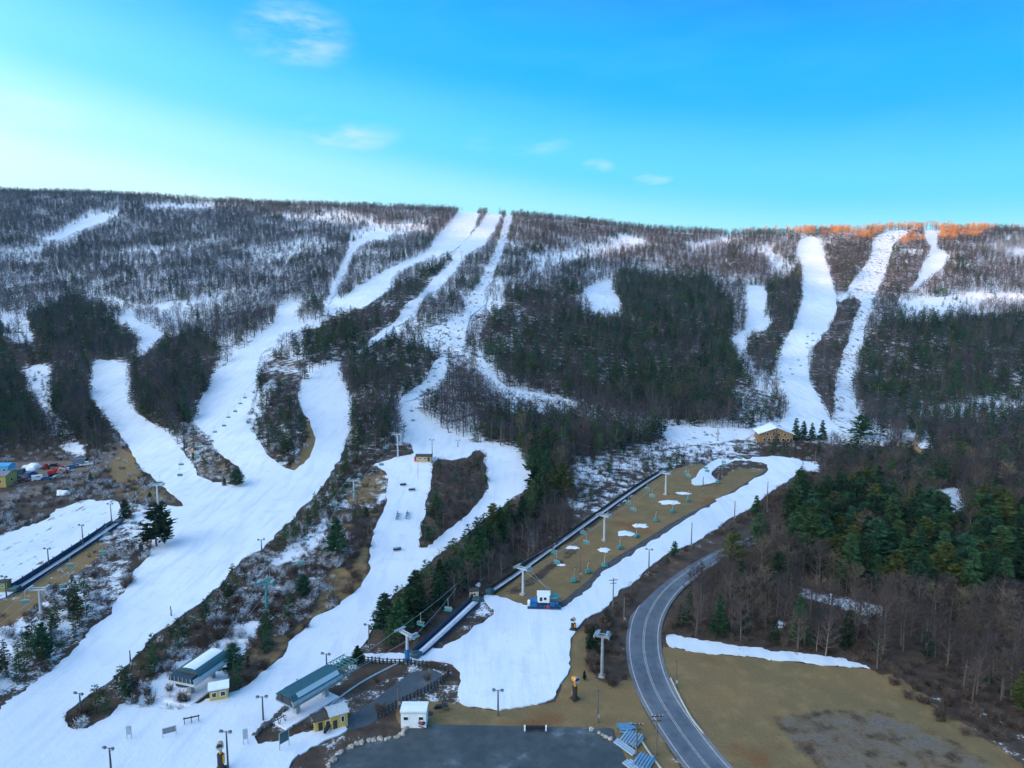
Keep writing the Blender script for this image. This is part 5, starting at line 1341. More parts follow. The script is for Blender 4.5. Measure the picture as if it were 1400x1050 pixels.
def lift_line(towers, start, end, label, where, spacing, first, count, group):
    rows = []
    for sd in (1, -1):
        pts = [start + Vector((0, sd * 1.5, 0))] + [top_point(t, sd) for t in towers] + [end + Vector((0, sd * 1.5, 0))]
        rows.append(pts)
    haul_rope(rows[0], rows[1], label)
    for si, pts in enumerate(rows):
        acc, nxt, n = 0.0, first + si * spacing * .5, 0
        for a, b_ in zip(pts[:-1], pts[1:]):
            sg = sag(a, b_); L = (b_ - a).length
            while nxt < acc + L and n < count:
                f = (nxt - acc) / L * (len(sg) - 1); i = min(int(f), len(sg) - 2); p = sg[i].lerp(sg[i + 1], f - i)
                if 0.06 < (nxt - acc) / L < .94:
                    chair(p, heading(a, b_) + (0 if si == 0 else PI), where % ('uphill' if si == 0 else 'downhill'), teal, group)
                nxt += spacing; n += 1
            acc += L
lift_line(BEG, at(752, 824) + Vector((0, 0, 3.5)), at(1015, 632) + Vector((0, 0, 6)), 'double steel cable of the lift over the grassy beginner slope', 'empty teal chair on the %s side of the beginner lift', 17, 14, 14, 'chairs of the beginner lift')
lift_line(WEST, at(-60, 935) + Vector((0, 0, 7)), at(345, 545) + Vector((0, 0, 9)), 'double steel cable passing over the left carpet lift towards the wide run', 'empty chair on the %s side of the lift left of the wide run', 24, 30, 16, 'chairs of the left lift')
lift_line(MID, at(285, 930) + Vector((0, 0, 4)), at(612, 480) + Vector((0, 0, 9)), 'double steel cable running from the arched station past the race run', 'empty chair on the %s side of the lift from the arched station', 30, 40, 12, 'chairs of the lift from the arched station')
lift_line(LOW, at(440, 958) + Vector((0, 0, 4)), at(625, 840) + Vector((0, 0, 8)), 'double steel cable running from the teal station over the log fence', 'empty chair on the %s side of the lift from the teal station', 26, 30, 3, 'chairs of the lift from the teal station')
lift_line(EAST, at(905, 640) + Vector((0, 0, 8)), at(1112, 400) + Vector((0, 0, 10)), 'double steel cable climbing the steep right run', 'empty chair on the %s side of the lift on the steep right run', 32, 60, 11, 'chairs of the lift on the steep right run')

# -- poles
def pole(kind, u, vb, vt, label, lean=0.0, group=None):
    p = at(u, vb); h = (vb - vt) / ppm(p)
    nm, cat = {'flood': ('floodlight_pole', 'light pole'), 'util': ('utility_pole', 'utility pole'), 'plain': ('wooden_pole', 'pole'), 'lance': ('snow_lance', 'snow gun')}[kind]
    t = thing(nm, p, lean, label, cat, group)
    k = 1.0 if h < 20 else 1.3
    if kind == 'lance':
        part('mast', MB().tube([(0, 0, -.4), (.12, 0, h * .7), (.55, 0, h)], [.09, .08, .05], 7), steel, t)
        part('nozzle_head', MB().tube([(.5, 0, h - .1), (.85, 0, h + .15)], [.14, .1], 8), dark, t)
        part('hydrant_box', MB().box((0, -.1, .75), (1.5, 1.1, 1.1), bev=.12).box((.9, .1, .5), (.5, .5, .7)), teal, t)
        part('hose', MB().tube([(.6, 0, .5), (1.1, .3, .2), (1.6, .2, .12), (2.0, -.2, .1)], .07, 6), dark, t)
        return t
    m = wood_p if kind != 'flood' else mat('dark_pole', (.085, .085, .085), .7, noise=.2)
    part('mast', MB().tube([(0, 0, -1), (0, 0, h * .5), (0, 0, h)], [.20 * k, .17 * k, .12 * k], 8), m, t)
    if kind == 'flood':
        part('bracket', MB().box((0, 0, h - .12), (1.9, .14, .14)), steel, t)
        for sx in (-1, 1):
            lo = part('lamp', MB().box((sx * .85, -.25, h + .12), (.62, .5, .42), rx=.5, bev=.08), lamp_m, t)
            part('lens', MB().box((sx * .85, -.46, h - .02), (.5, .06, .34), rx=.5), steel_w, lo)
    elif kind == 'util':
        part('crossarm', MB().box((0, 0, h - .5), (2.4, .14, .16)).box((0, 0, h - 1.4), (1.7, .12, .14)), wood_d, t)
        q = MB()
        for x in (-1.05, -.4, .4, 1.05): q.cyl((x, 0, h - .42), .08, .22, 6)
        part('insulator', q, steel_w, t)
    else:
        part('cap', MB().cyl((0, 0, h), .16 * k, .12, 8), dark, t)
        part('service_box', MB().box((.2, -.15, 1.5), (.4, .3, .6)), steel, t)
    return t
for k in [
 ('flood', 312, 1052, 996, 'tall pole with two floodlights standing on the snow above the orange snow gun'),
 ('flood', 152, 1056, 1020, 'pole with two floodlights at the bottom of the wide snow field'),
 ('flood', 360, 986, 950, 'floodlight pole on the snow left of the teal lift station'),
 ('flood', 447, 924, 892, 'floodlight pole at the edge of the race run above the teal station'),
 ('flood', 505, 889, 852, 'floodlight pole at the lower end of the evergreen belt'),
 ('flood', 681, 979, 941, 'floodlight pole with two lamps on grass below the snow bowl'),
 ('flood', 111, 978, 946, 'pole rising from the end of the evergreen strip on the wide run'),
 ('flood', 153, 719, 688, 'floodlight pole at the top end of the left carpet lift'),
 ('flood', 114, 748, 717, 'floodlight pole half way along the left carpet lift'),
 ('flood', 67, 776, 749, 'floodlight pole on the lower half of the left carpet lift'),
 ('flood', 9, 817, 787, 'floodlight pole beside the olive hut'),
 ('flood', 591, 627, 601, 'floodlight pole right of the tan start shed'),
 ('flood', 626, 612, 602, 'short floodlight pole on the snow behind the race island'),
 ('plain', 545, 970, 937, 'bare pole standing beside the dark log fence and white cabin'),
 ('plain', 188, 684, 668, 'short pole right of the tubing hill'),
 ('plain', 130, 642, 620, 'pole beside the dirt track by the works yard'),
 ('plain', 140, 630, 607, 'pole at the upper bend of the dirt track'),
 ('flood', 358, 758, 737, 'floodlight pole on the right edge of the wide run'),
 ('plain', 179, 915, 889, 'slim pole in the middle of the evergreen strip on the wide run'),
 ('plain', 234, 843, 829, 'short pole higher up the evergreen strip on the wide run'),
 ('plain', 945, 750, 714, 'slim pole on the right edge of the beginner run near the road'),
 ('flood', 887, 780, 750, 'pole on the beginner run above the bend of the road'),
 ('util', 838, 830, 789, 'utility pole with crossarms at the edge of the bowl'),
 ('plain', 853, 853, 815, 'leaning bare pole in the brush beside the road bend'),
 ('plain', 1004, 712, 685, 'pole with short arm on the right edge of the beginner run'),
 ('plain', 1048, 704, 658, 'tall pole between the evergreens at the top of the beginner run'),
 ('plain', 987, 656, 632, 'dark pole on the snow loop at the top of the beginner slope'),
 ('plain', 961, 672, 652, 'dark pole at the end of the snow loop on the grass'),
 ('plain', 1001, 648, 633, 'short dark pole inside the snow loop'),
 ('plain', 793, 791, 758, 'dark pole in the lower middle of the grassy beginner slope'),
 ('plain', 817, 988, 942, 'thin pole on the grass above the car park corner'),
 ('util', 870, 1034, 984, 'utility pole beside the stacks of blue pipes'),
 ('util', 897, 1032, 972, 'utility pole at the inner edge of the road curve'),
 ('plain', 924, 940, 902, 'dark pole on the mown field beside the road'),
 ('plain', 940, 519, 486, 'pale pole standing up out of the dark evergreen stand'),
 ('plain', 1199, 560, 525, 'pale pole in front of the dark wood right of the steep run'),
 ('plain', 1314, 557, 530, 'pale pole among evergreens at the far right'),
 ('plain', 1114, 635, 616, 'pale post at the trees right of the beginner run'),
 ('plain', 318, 1050, 1030, 'short post beside the tall floodlight pole') ,
]:
    if 'short post' in k[4]: continue
    pole(*k, lean=random.uniform(-.3, .3))
for i, (u, v, h, lb) in enumerate([(981, 661, 15, 'snow gun with teal box nearest the snow loop'), (940, 686, 17, 'snow gun with teal box two below the snow loop'), (919, 701, 18, 'snow gun with teal box above the largest snow patch row'),
        (896, 713, 16, 'green teal snow gun at the edge of the drainage track'), (870, 735, 19, 'snow gun with teal box right of the two round snow patches'), (847, 751, 18, 'snow gun with teal box beside the mid slope lift tower'),
        (826, 775, 20, 'snow gun with teal box on the lower grass by the drainage track'), (803, 784, 17, 'snow gun with teal box right of the dark pole on the grass'), (784, 796, 21, 'lowest snow gun with teal box on the grassy slope')]):
    pole('lance', u, v, v - h, lb, lean=random.uniform(-1, 1), group='snow guns on the beginner slope')
pole('lance', 410, 947, 930, 'leaning snow gun on the race run above the teal station', lean=2.6)

# -- fan guns
def fan_gun(u, v, h, label, m, rz=0.0):
    t = thing('fan_gun', at(u, v) + Vector((0, 0, .3)), rz, label, 'snow cannon')
    part('base_frame', MB().box((0, 0, .1), (1.7, 1.5, .22)).box((0, 0, .4), (.9, .9, .5)), dark, t)
    part('tower', MB().tube([(0, 0, .2), (0, 0, h - .9)], [.30, .22], 10).box((.35, 0, h * .42), (.55, .8, h * .34), bev=.1), m, t)
    part('pad', MB().tube([(-.1, -.05, .3), (-.1, -.05, h * .62)], .55, 12), dark, t)
    b_ = part('barrel', MB().tube([(-.1, .75, h - .35), (-.05, .3, h - .2), (0, -.5, h - .1), (0, -.75, h - .05)], [.42, .55, .62, .68], 16), m, t, True)
    part('nozzle_ring', MB().tube([(0, -.74, h - .05), (0, -.9, h - .02)], [.70, .66], 16), steel, b_)
    part('fan', MB().tube([(0, -.91, h - .02), (0, -.93, h - .02)], [.5, .5], 12), dark, b_)
    part('control_box', MB().box((.0, .6, 1.1), (.7, .35, .8)), m, t)
fan_gun(786, 957, 4.6, 'large orange snow cannon with black pad on the grass right of the bowl', orange, .5)
fan_gun(784, 862, 2.8, 'small orange snow cannon on the right rim of the bowl', orange, -.4)
fan_gun(303, 1054, 5.0, 'orange snow cannon at the bottom edge beside the tall floodlight pole', orange, .3)
fan_gun(264, 628, 4.6, 'orange snow cannon at the left edge of the run by green bank', orange, 1.2)
fan_gun(193, 757, 4.4, 'dark snow cannon tower on the snow below the big lone evergreen', dark, .2)

# -- carpet lifts
def carpet(u, v, u2, v2, w, label, wall, strip, hh=1.5, roofed=False):
    a, b_ = at(u, v), at(u2, v2); n = 22
    P = [at(u + (u2 - u) * i / n, v + (v2 - v) * i / n) for i in range(n + 1)]
    P = [Vector((a.x + (b_.x - a.x) * i / n, a.y + (b_.y - a.y) * i / n, 0)) for i in range(n + 1)]
    Z = [float(H(p.x, p.y)) for p in P]; Z = [sum(Z[max(0, i - 2):i + 3]) / len(Z[max(0, i - 2):i + 3]) for i in range(n + 1)]
    d = (b_ - a); d.z = 0; d.normalize(); s_ = Vector((-d.y, d.x, 0)); o = a.copy()
    t = thing('carpet_lift', o, 0, label, 'carpet lift')
    def strip_mesh(off, width, z0, z1):
        m = MB()
        for i in range(n + 1):
            c = P[i] - Vector((o.x, o.y, 0)) + s_ * off; z = Z[i] - o.z
            for e, zz in ((-1, z0), (1, z0), (1, z1), (-1, z1)): m.v.append(tuple(c + s_ * e * width / 2 + Vector((0, 0, z + zz))))
        for i in range(n):
            for j in range(4):
                m.f.append((i * 4 + j, i * 4 + (j + 1) % 4, i * 4 + 4 + (j + 1) % 4, i * 4 + 4 + j))
        m.f += [(3, 2, 1, 0), tuple(n * 4 + q for q in range(4))]
        return m
    part('deck', strip_mesh(0, w, -.5, .35), dark, t)
    part('belt', strip_mesh(w * .10, w * .32, .36, .45), strip, t)
    part('side_wall', strip_mesh(w * .5, .16, -.4, hh), wall, t)
    part('side_wall', strip_mesh(-w * .5, .16, -.4, hh * .55), wall, t)
    if roofed: part('walkway', strip_mesh(-w * .22, w * .36, .36, .50), mat('pale_walkway', (.45, .48, .52), .8, noise=.3, nscale=1), t)
    for i in range(0, n + 1, 2):
        c = P[i] - Vector((o.x, o.y, 0)); z = Z[i] - o.z
        part('post', MB().box(tuple(c + s_ * (w * .5 + .15) + Vector((0, 0, z + hh * .5))), (.16, .16, hh + .9)), dark, t)
    for i, kk in ((0, -1), (n, 1)):
        c = P[i] - Vector((o.x, o.y, 0)) + d * kk * .9; z = Z[i] - o.z
        part('return_station', MB().box(tuple(c + Vector((0, 0, z + .55))), (2.2, w * .8, 1.3), rz=math.atan2(d.y, d.x), bev=.15), teal_d, t)
carpet(24, 806, 160, 716, 3.2, 'long dark blue carpet lift along the edge of the tubing hill', blue_d, steel, 1.7, True)
carpet(572, 896, 650, 824, 2.8, 'blue and white carpet lift at the left side of the bowl', blue_d, snow_r, 1.5, True)
carpet(672, 811, 908, 645, 2.2, 'long dark carpet lift along the upper edge of the grassy beginner slope', wood_d, roof_g, 1.2, True)

# -- dark log fence round the service road
def log_fence(pts, label, hgt, sp, m):
    w = [at(u, v) for u, v in pts]
    ln = catmull([(p.x, p.y) for p in w], 30)
    seg = np.r_[0, np.cumsum(np.linalg.norm(np.diff(ln, axis=0), axis=1))]
    s_ = np.arange(0, seg[-1], sp); X, Y = np.interp(s_, seg, ln[:, 0]), np.interp(s_, seg, ln[:, 1])
    o = w[0]; t = thing('log_fence', o, 0, label, 'fence')
    first = None
    rl = MB()
    P_ = [(x - o.x, y - o.y, float(H(x, y)) - o.z) for x, y in zip(X, Y)]
    for i, (x, y, z) in enumerate(P_):
        if first is None: first = part('post', MB().tube([(0, 0, -.4), (0, 0, hgt)], [.2, .17], 7), m, t); q = first
        else: q = first.copy(); COL.objects.link(q); q.parent = t
        q.location = (x, y, z); q.rotation_euler = (random.uniform(-.06, .06), random.uniform(-.06, .06), random.uniform(0, 6)); q.scale = (1, 1, random.uniform(.85, 1.1))
    for hz in (.45, .85):
        part('rail', MB().tube([(x, y, z + hgt * hz) for x, y, z in P_], .09, 5), m, t)
log_fence([(498, 905), (525, 908), (556, 909), (592, 914), (610, 919), (612, 926), (600, 936), (576, 950), (548, 964), (512, 985)], 'dark log fence curving round the service road below the bowl', 1.5, .95, wood_d)

# -- boulders
def boulder_mesh(seed, m):
    bm = bmesh.new(); bmesh.ops.create_icosphere(bm, subdivisions=2, radius=.5); R = random.Random(seed)
    for v in bm.verts:
        n = v.co.normalized(); v.co = n * (.5 + .09 * math.sin(n.x * 5 + seed) + .08 * math.sin(n.y * 6 + seed * 2) + R.uniform(-.04, .04)); v.co.z *= .75
    me = bpy.data.meshes.new('boulder'); bm.to_mesh(me); bm.free(); me.materials.append(m); return me
BT, BD = [boulder_mesh(s, stone_t) for s in range(4)], [boulder_mesh(s + 9, stone_d) for s in range(4)]
def boulders(pts, n, meshes, size, label, group):
    w = [at(u, v) for u, v in pts]; ln = catmull([(p.x, p.y) for p in w], 20)
    for i in range(n):
        x, y = ln[min(len(ln) - 1, int((i + random.uniform(.2, .8)) / n * len(ln)))]
        x += random.uniform(-.25, .25); y += random.uniform(-.3, .3)
        o = link('boulder', meshes[i % len(meshes)], None, None, label, 'boulder', group)
        s = size * random.uniform(.7, 1.3); o.location = (x, y, float(H(x, y)) + s * .2); o.scale = (s * 1.2, s, s); o.rotation_euler = (0, 0, random.uniform(0, 6))
boulders([(560, 992), (550, 1004), (534, 1010), (512, 1013), (490, 1018), (474, 1024), (456, 1040), (446, 1052)], 22, BT, .9, 'tan boulder in the row edging the car park beside the snowbank', 'boulders edging the car park')
boulders([(482, 899), (465, 908), (449, 917), (430, 934), (414, 950)], 18, BD, 1.1, 'dark boulder in the row above the teal lift station', 'boulders above the teal lift station')
boulders([(397, 965), (385, 975), (368, 990), (346, 1007)], 16, BD, 1.15, 'dark boulder in the row below the teal lift station', 'boulders below the teal lift station')
boulders([(806, 996), (822, 1004), (838, 1014)], 5, BT, .8, 'pale boulder at the far right corner of the car park', 'boulders at the car park corner')

# -- stacks of blue pipes by the car park
def pipe_stack(u, v, n, L, rz, label, m, rows=2, d=.42):
    t = thing('pipe_stack', at(u, v) + Vector((0, 0, .1)), rz, label, 'pipe stack')
    first = None
    for r in range(rows):
        for k in range(n - r):
            if first is None: first = q = part('pipe', MB().tube([(-L / 2, 0, 0), (L / 2, 0, 0)], d / 2, 8), m, t)
            else: q = first.copy(); COL.objects.link(q); q.parent = t
            q.location = (random.uniform(-.25, .25), (k - (n - r - 1) / 2) * d * 1.35, d * .6 + r * d * .9)
    for x in (-L * .3, L * .3): part('timber', MB().box((x, 0, .04), (.2, n * d * 1.4, .16)), wood_p, t)
pb = mat('pale_blue_pipe', (.30, .42, .52), .5, .2, noise=.15)
pipe_stack(857, 998, 5, 3.2, .1, 'dark blue pipe stack nearest the grass above the car park corner', mat('steel_blue_pipe', (.13, .28, .42), .5, .2, noise=.15), 2)
pipe_stack(863, 1013, 7, 3.6, 1.0, 'pale blue fanned pipe stack right of the car park corner', pb, 2)
pipe_stack(855, 1024, 3, 5.0, 2.2, 'thin bundle of long pale pipes along the car park edge', pb, 1)
pipe_stack(880, 1044, 6, 3.6, 1.0, 'blue pipe stack nearest the bottom of the frame', mat('mid_blue_pipe', (.20, .36, .50), .5, .2, noise=.15), 2)
pipe_stack(866, 1050, 4, 3.4, 2.2, 'loose pale pipes beside the lowest blue stack', pb, 1)
def ground_pipe(pts, r, label, m):
    w = [at(u, v) for u, v in pts]; ln = catmull([(p.x, p.y) for p in w], 10)
    o = part('ground_pipe', MB().tube([(x, y, float(H(x, y)) + r * .6) for x, y in ln], r, 6), m, None); o['label'] = label; o['category'] = 'pipe'
ground_pipe([(868, 1000), (880, 1018), (895, 1040), (912, 1062)], .22, 'pale pipe lying on the grass between the blue stacks and the road', pale_line)
ground_pipe([(917, 928), (930, 955), (945, 982), (962, 1004)], .22, 'pale pipe lying on the mown field parallel to the road', pale_line)
ground_pipe([(548, 905), (500, 930), (470, 950), (452, 965)], .2, 'snowy pipe beside the service road behind the teal station', steel_w)

# -- small things on the ground
def barrier(u, v, L, label):
    t = thing('barrier', at(u, v) + Vector((0, 0, .06)), 0, label, 'barrier')
    part('beam', MB().box((0, 0, .65), (L, .5, .5), bev=.06), rubber, t)
    for sx in (-1, 1): part('end_post', MB().box((sx * (L / 2 + .1), 0, .5), (.3, .7, 1.0), bev=.05), white_w, t)
    part('foot', MB().box((-L * .3, 0, .2), (.3, .8, .4)).box((L * .3, 0, .2), (.3, .8, .4)), dark, t)
barrier(732, 999, 4.0, 'long black barrier with white ends at the back edge of the car park')
def frame_sign(u, v, w, h, rz, label, m):
    t = thing('sign_board', at(u, v) + Vector((0, 0, .5)), rz, label, 'sign')
    for sx in (-1, 1): part('post', MB().box((sx * w / 2, 0, h / 2 - .3), (.12, .12, h + .6)), steel, t)
    part('panel', MB().box((0, -.02, h * .62), (w - .16, .08, h * .66)), m, t)
    part('rail', MB().box((0, 0, h), (w + .1, .1, .1)), steel, t)
frame_sign(389, 1024, 2.0, 3.1, .9, 'teal notice board on two posts in the snow below the teal station', teal_d)
frame_sign(336, 1019, .8, 2.8, .4, 'narrow grey sign standing on the snow beside the dark boulders', steel)
frame_sign(177, 1012, .8, 2.4, .2, 'thin pale sign on the wide snow field', steel)
frame_sign(232, 1008, 2.4, 1.6, .5, 'low grey frame on the snow field left of the arched station', roof_g)
def rack(u, v, rz, label):
    t = thing('ski_rack', at(u, v) + Vector((0, 0, .5)), rz, label, 'ski rack')
    part('beam', MB().box((0, 0, 1.0), (3.0, .14, .14)).box((0, .5, .6), (3.0, .1, .1)), dark, t)
    for sx in (-1.3, 0, 1.3): part('leg', MB().box((sx, -.3, .4), (.1, .1, 1.2), rx=.3).box((sx, .35, .4), (.1, .1, 1.2), rx=-.3), dark, t)
rack(411, 1000, .3, 'dark ski rack in front of the lower yellow hut')
rack(262, 990, .4, 'low dark rack on the snow below the arched station')
rack(382, 992, .9, 'dark ski rack under the front of the teal station')
def snowmobile(u, v, rz, label, m):
    t = thing('snowmobile', at(u, v) + Vector((0, 0, .5)), rz, label, 'snowmobile')
    part('hood', MB().box((.7, 0, .65), (1.3, 1.0, .6), bev=.15), m, t)
    part('seat', MB().box((-.5, 0, .75), (1.4, .5, .35), bev=.08), dark, t)
    part('track', MB().box((-.5, 0, .3), (2.0, .5, .45), bev=.12), rubber, t)
    for sy in (-1, 1): part('ski', MB().box((1.0, sy * .5, .1), (1.5, .18, .08)), dark, t)
    part('windscreen', MB().box((.35, 0, 1.1), (.08, .7, .4), ry=-.5), glass, t)
    part('handlebar', MB().tube([(.15, -.45, 1.1), (.15, .45, 1.1)], .04, 6), dark, t)
snowmobile(433, 998, .3, 'red snowmobile parked in front of the lower yellow hut', red_p)
snowmobile(448, 1001, 1.4, 'dark snowmobile parked beside the red one by the yellow huts', dark)
snowmobile(573, 994, -.5, 'maroon snowmobile leaning at the foot of the white cabin', maroon)
snowmobile(603, 972, .2, 'dark machine parked on gravel right of the white cabin', dark)
for u, v, lb in ((543, 708, 'left'), (556, 707, 'right')):
    p = at(u, v); t = thing('park_rail', p + Vector((0, 0, .6)), heading(p, at(u + 2, v - 12)), 'teal terrain park rail, the %s of two on the race run' % lb, 'park rail', 'terrain park rails')
    part('rail', MB().tube([(-4, 0, .7), (4, 0, .7)], .16, 8), teal, t); part('side_panel', MB().box((0, 0, .3), (7.6, .12, .6)), teal_d, t)
    for x in (-3, 0, 3): part('foot', MB().box((x, 0, .0), (.3, 1.0, .2)), dark, t)
for u, v, lb in ((551, 665, 'upper dark park box below the start shed'), (563, 672, 'second dark park box below the start shed'), (543, 754, 'wide dark park box low on the race run')):
    p = at(u, v); t = thing('park_box', p + Vector((0, 0, .6)), .4, lb, 'park feature')
    part('top', MB().box((0, 0, .7), (2.6, .9, .16)), steel, t); part('side', MB().box((0, 0, .3), (2.5, .8, .6)), dark, t)
for i in range(6):
    o = link('slalom_pole', mesh('slalom_pole', *(lambda m: (m.v, m.f))(MB().tube([(0, 0, -.2), (0, 0, 1.8)], .07, 6)), red_p), None, None, 'red slalom pole in the line below the red end of the start shed', 'slalom pole', 'red slalom poles')
    o.location = at(571.5, 636 + i * 4) + Vector((0, 0, .55))
for i, (u, v, w, d, lb) in enumerate(((913, 686, 4.6, 2.6, 'largest round snow patch on the grass by the upper lift tower'), (874, 718, 3.6, 1.9, 'upper of two round snow patches by the mid slope'), (854, 728, 3.4, 2.3, 'lower of two round snow patches by the mid slope'),
        (826, 751, 2.4, 1.6, 'small round snow patch left of the drainage track'), (782, 748, 2.6, 1.1, 'thin snow patch near the dark carpet lift'), (932, 674, 3.4, 1.4, 'oval snow patch below the snow loop'), (767, 772, 1.6, .7, 'tiny snow patch low on the grassy slope'))):
    p = at(u, v); k = 1.0 / ppm(p) * 2.0; R = random.Random(i)
    V, Fc = [(0, 0, .16)], []
    for ring, zz in ((.6, .12), (1.0, -.12)):
        for j in range(20):
            a = 2 * PI * j / 20; q = ring * (1 + R.uniform(-.3, .25)); V.append((math.cos(a) * q * w * 1.0, math.sin(a) * q * d * 1.4, zz))
    for j in range(20): Fc += [(0, 1 + j, 1 + (j + 1) % 20), (1 + j, 21 + j, 21 + (j + 1) % 20, 1 + (j + 1) % 20)]
    o = link('snow_patch', mesh('snow_patch', V, Fc, snow_r, True), None, None, lb, 'snow patch', 'snow patches on the grass'); o.location = p
def heap(u, v, w, h, label):
    bm = bmesh.new(); bmesh.ops.create_icosphere(bm, subdivisions=3, radius=1.0); R = random.Random(int(u))
    for q in bm.verts:
        n = q.co.copy(); f = 1 + .18 * math.sin(n.x * 4 + u) + .14 * math.sin(n.y * 5 + n.z * 3) + R.uniform(-.05, .05); q.co = Vector((n.x * w * f, n.y * w * .7 * f, n.z * h * f))
    me = bpy.data.meshes.new('snow_heap'); bm.to_mesh(me); bm.free(); me.materials.append(snow_r)
    o = link('snow_heap', me, None, None, label, 'snow heap'); o.location = at(u, v)
heap(86, 676, 2.2, 2.0, 'white snow heap on the brown slope above the tubing hill')
heap(44, 641, 4.6, 2.6, 'wide heap of old snow behind the machines in the works yard')
heap(654, 801, .8, .9, 'small white heap beside the cream hut')

# -- works yard vehicles
def car(u, v, rz, label, paint, kind='car', group='vehicles in the works yard'):
    t = thing({'car': 'parked_car', 'van': 'van', 'truck': 'pickup_truck'}[kind], at(u, v) + Vector((0, 0, .08)), rz, label, {'car': 'car', 'van': 'van', 'truck': 'pickup truck'}[kind], group)
    m = car_mats[paint]
    if kind == 'van':
        part('body', MB().prism([(-2.6, .4), (2.6, .4), (2.6, 1.2), (1.9, 1.5), (1.4, 2.4), (-2.6, 2.45)], -.98, .98, 'y'), m, t)
        part('windscreen', MB().box((1.72, 0, 1.95), (.06, 1.6, .85), ry=-.5), glass, t)
    elif kind == 'truck':
        part('body', MB().prism([(-2.8, .5), (2.8, .5), (2.8, 1.15), (1.5, 1.3), (.9, 1.95), (-.6, 1.95), (-.7, 1.25), (-2.8, 1.25)], -.97, .97, 'y'), m, t)
        part('bed', MB().box((-1.75, 0, 1.27), (1.9, 1.6, .06)), dark, t)
        part('windscreen', MB().box((1.22, 0, 1.62), (.06, 1.6, .7), ry=-.75), glass, t)
    else:
        part('body', MB().prism([(-2.2, .35), (2.2, .35), (2.2, .85), (1.2, .98), (.5, 1.48), (-1.2, 1.48), (-2.0, 1.0), (-2.2, .9)], -.88, .88, 'y'), m, t)
        part('windscreen', MB().box((.87, 0, 1.24), (.06, 1.45, .72), ry=-.95), glass, t)
    zt = {'van': 1.9, 'truck': 1.6, 'car': 1.22}[kind]
    part('side_window', MB().box((-.2, 0, zt), (1.5, {'van': 2.0, 'truck': 1.98, 'car': 1.8}[kind], .38)), glass, t)
    for sx in (-1, 1):
        for sy in (-1, 1): part('wheel', MB().tube([(sx * 1.4, sy * .72, .36), (sx * 1.4, sy * .98, .36)], .36, 12), rubber, t)
    for sy in (-1, 1): part('headlight', MB().box(({'van': 2.61, 'truck': 2.81, 'car': 2.21}[kind], sy * .6, .8), (.06, .35, .18)), steel_w, t)
car(88, 642, .3, 'white car in the row at the right end of the works yard', 'white')
car(99, 640, .25, 'blue car in the middle of the row in the works yard', 'blue')
car(108, 638, .2, 'grey car last in the row beside the dirt track', 'grey')
car(93, 646, .4, 'silver car in front of the row in the works yard', 'silver')
car(53, 657, .6, 'white van parked near the dirt track in the works yard', 'white', 'van')
car(33, 659, .2, 'maroon pickup truck beside the yellow works building', 'maroon', 'truck')
car(20, 655, .4, 'dark pickup truck right behind the yellow works building', 'black', 'truck')
car(43, 652, 1.4, 'dark blue van between the pickup and the excavator', 'blue', 'van')
car(75, 638, .1, 'dark car behind the red excavator in the works yard', 'black')
car(118, 637, .5, 'white pickup truck at the dirt track end of the works yard', 'white', 'truck')
car(80, 654, .7, 'silver car in front of the red excavator', 'silver')
car(64, 656, .4, 'blue car between the white van and the excavator', 'blue')
car(13, 662, .3, 'red car at the front of the yellow works building', 'red')
def excavator():
    t = thing('excavator', at(73, 651) + Vector((0, 0, .1)), .5, 'red excavator with raised boom in the works yard', 'excavator')
    for sy in (-1, 1): part('track', MB().box((0, sy * 1.1, .5), (3.8, .6, .9), bev=.25), rubber, t)
    part('house', MB().box((-.5, .0, 1.9), (3.2, 2.5, 1.6), bev=.2), red_p, t)
    c = part('cab', MB().box((.6, .7, 2.5), (1.5, 1.0, 1.7), bev=.12), red_p, t); part('cab_window', MB().box((1.36, .7, 2.7), (.06, .8, 1.0)).box((.6, 1.21, 2.7), (1.1, .06, .9)), glass, c)
    part('boom', MB().tube([(.9, -.3, 2.0), (2.6, -.3, 4.4), (4.6, -.3, 3.8)], [.35, .4, .25], 6), red_p, t)
    part('arm', MB().tube([(4.6, -.3, 3.9), (5.4, -.3, 1.6)], [.28, .2], 6), red_p, t)
    part('bucket', MB().prism([(5.0, 1.7), (5.9, 1.6), (5.9, .7), (5.2, .5)], -.8, .3, 'y'), dark, t)
excavator()
def tractor(u, v, rz, label, m):
    t = thing('tractor', at(u, v) + Vector((0, 0, .1)), rz, label, 'tractor')
    part('hood', MB().box((1.2, 0, 1.3), (2.0, .9, .9), bev=.12), m, t); part('cab', MB().box((-.5, 0, 1.9), (1.5, 1.4, 1.7), bev=.1), m, t)
    part('cab_window', MB().box((.27, 0, 2.2), (.06, 1.2, .9)).box((-.5, 0, 2.2), (1.2, 1.46, .8)), glass, t)
    for sx, r in ((-.8, .85), (1.6, .5)):
        for sy in (-1, 1): part('wheel', MB().tube([(sx, sy * .75, r), (sx, sy * 1.15, r)], r, 14), rubber, t)
tractor(62, 642, 2.6, 'red tractor behind the excavator in the works yard', red_p)
def container(u, v, rz, label, m):
    t = thing('storage_container', at(u, v), rz, label, 'container')
    part('box', MB().box((0, 0, 1.4), (6.0, 2.4, 2.6)), m, t)
    q = MB()
    for k in range(14): q.box((-2.8 + k * .43, -1.22, 1.4), (.16, .06, 2.4))
    part('rib', q, m, t); part('door', MB().box((3.03, 0, 1.4), (.06, 2.2, 2.4)), dark, t)
container(24, 649, .2, 'dark teal storage container behind the pickups in the works yard', teal_d)
container(110, 634, .1, 'blue grey storage container at the back of the works yard', mat('blue_grey_paint', (.12, .17, .23), .6, noise=.15))

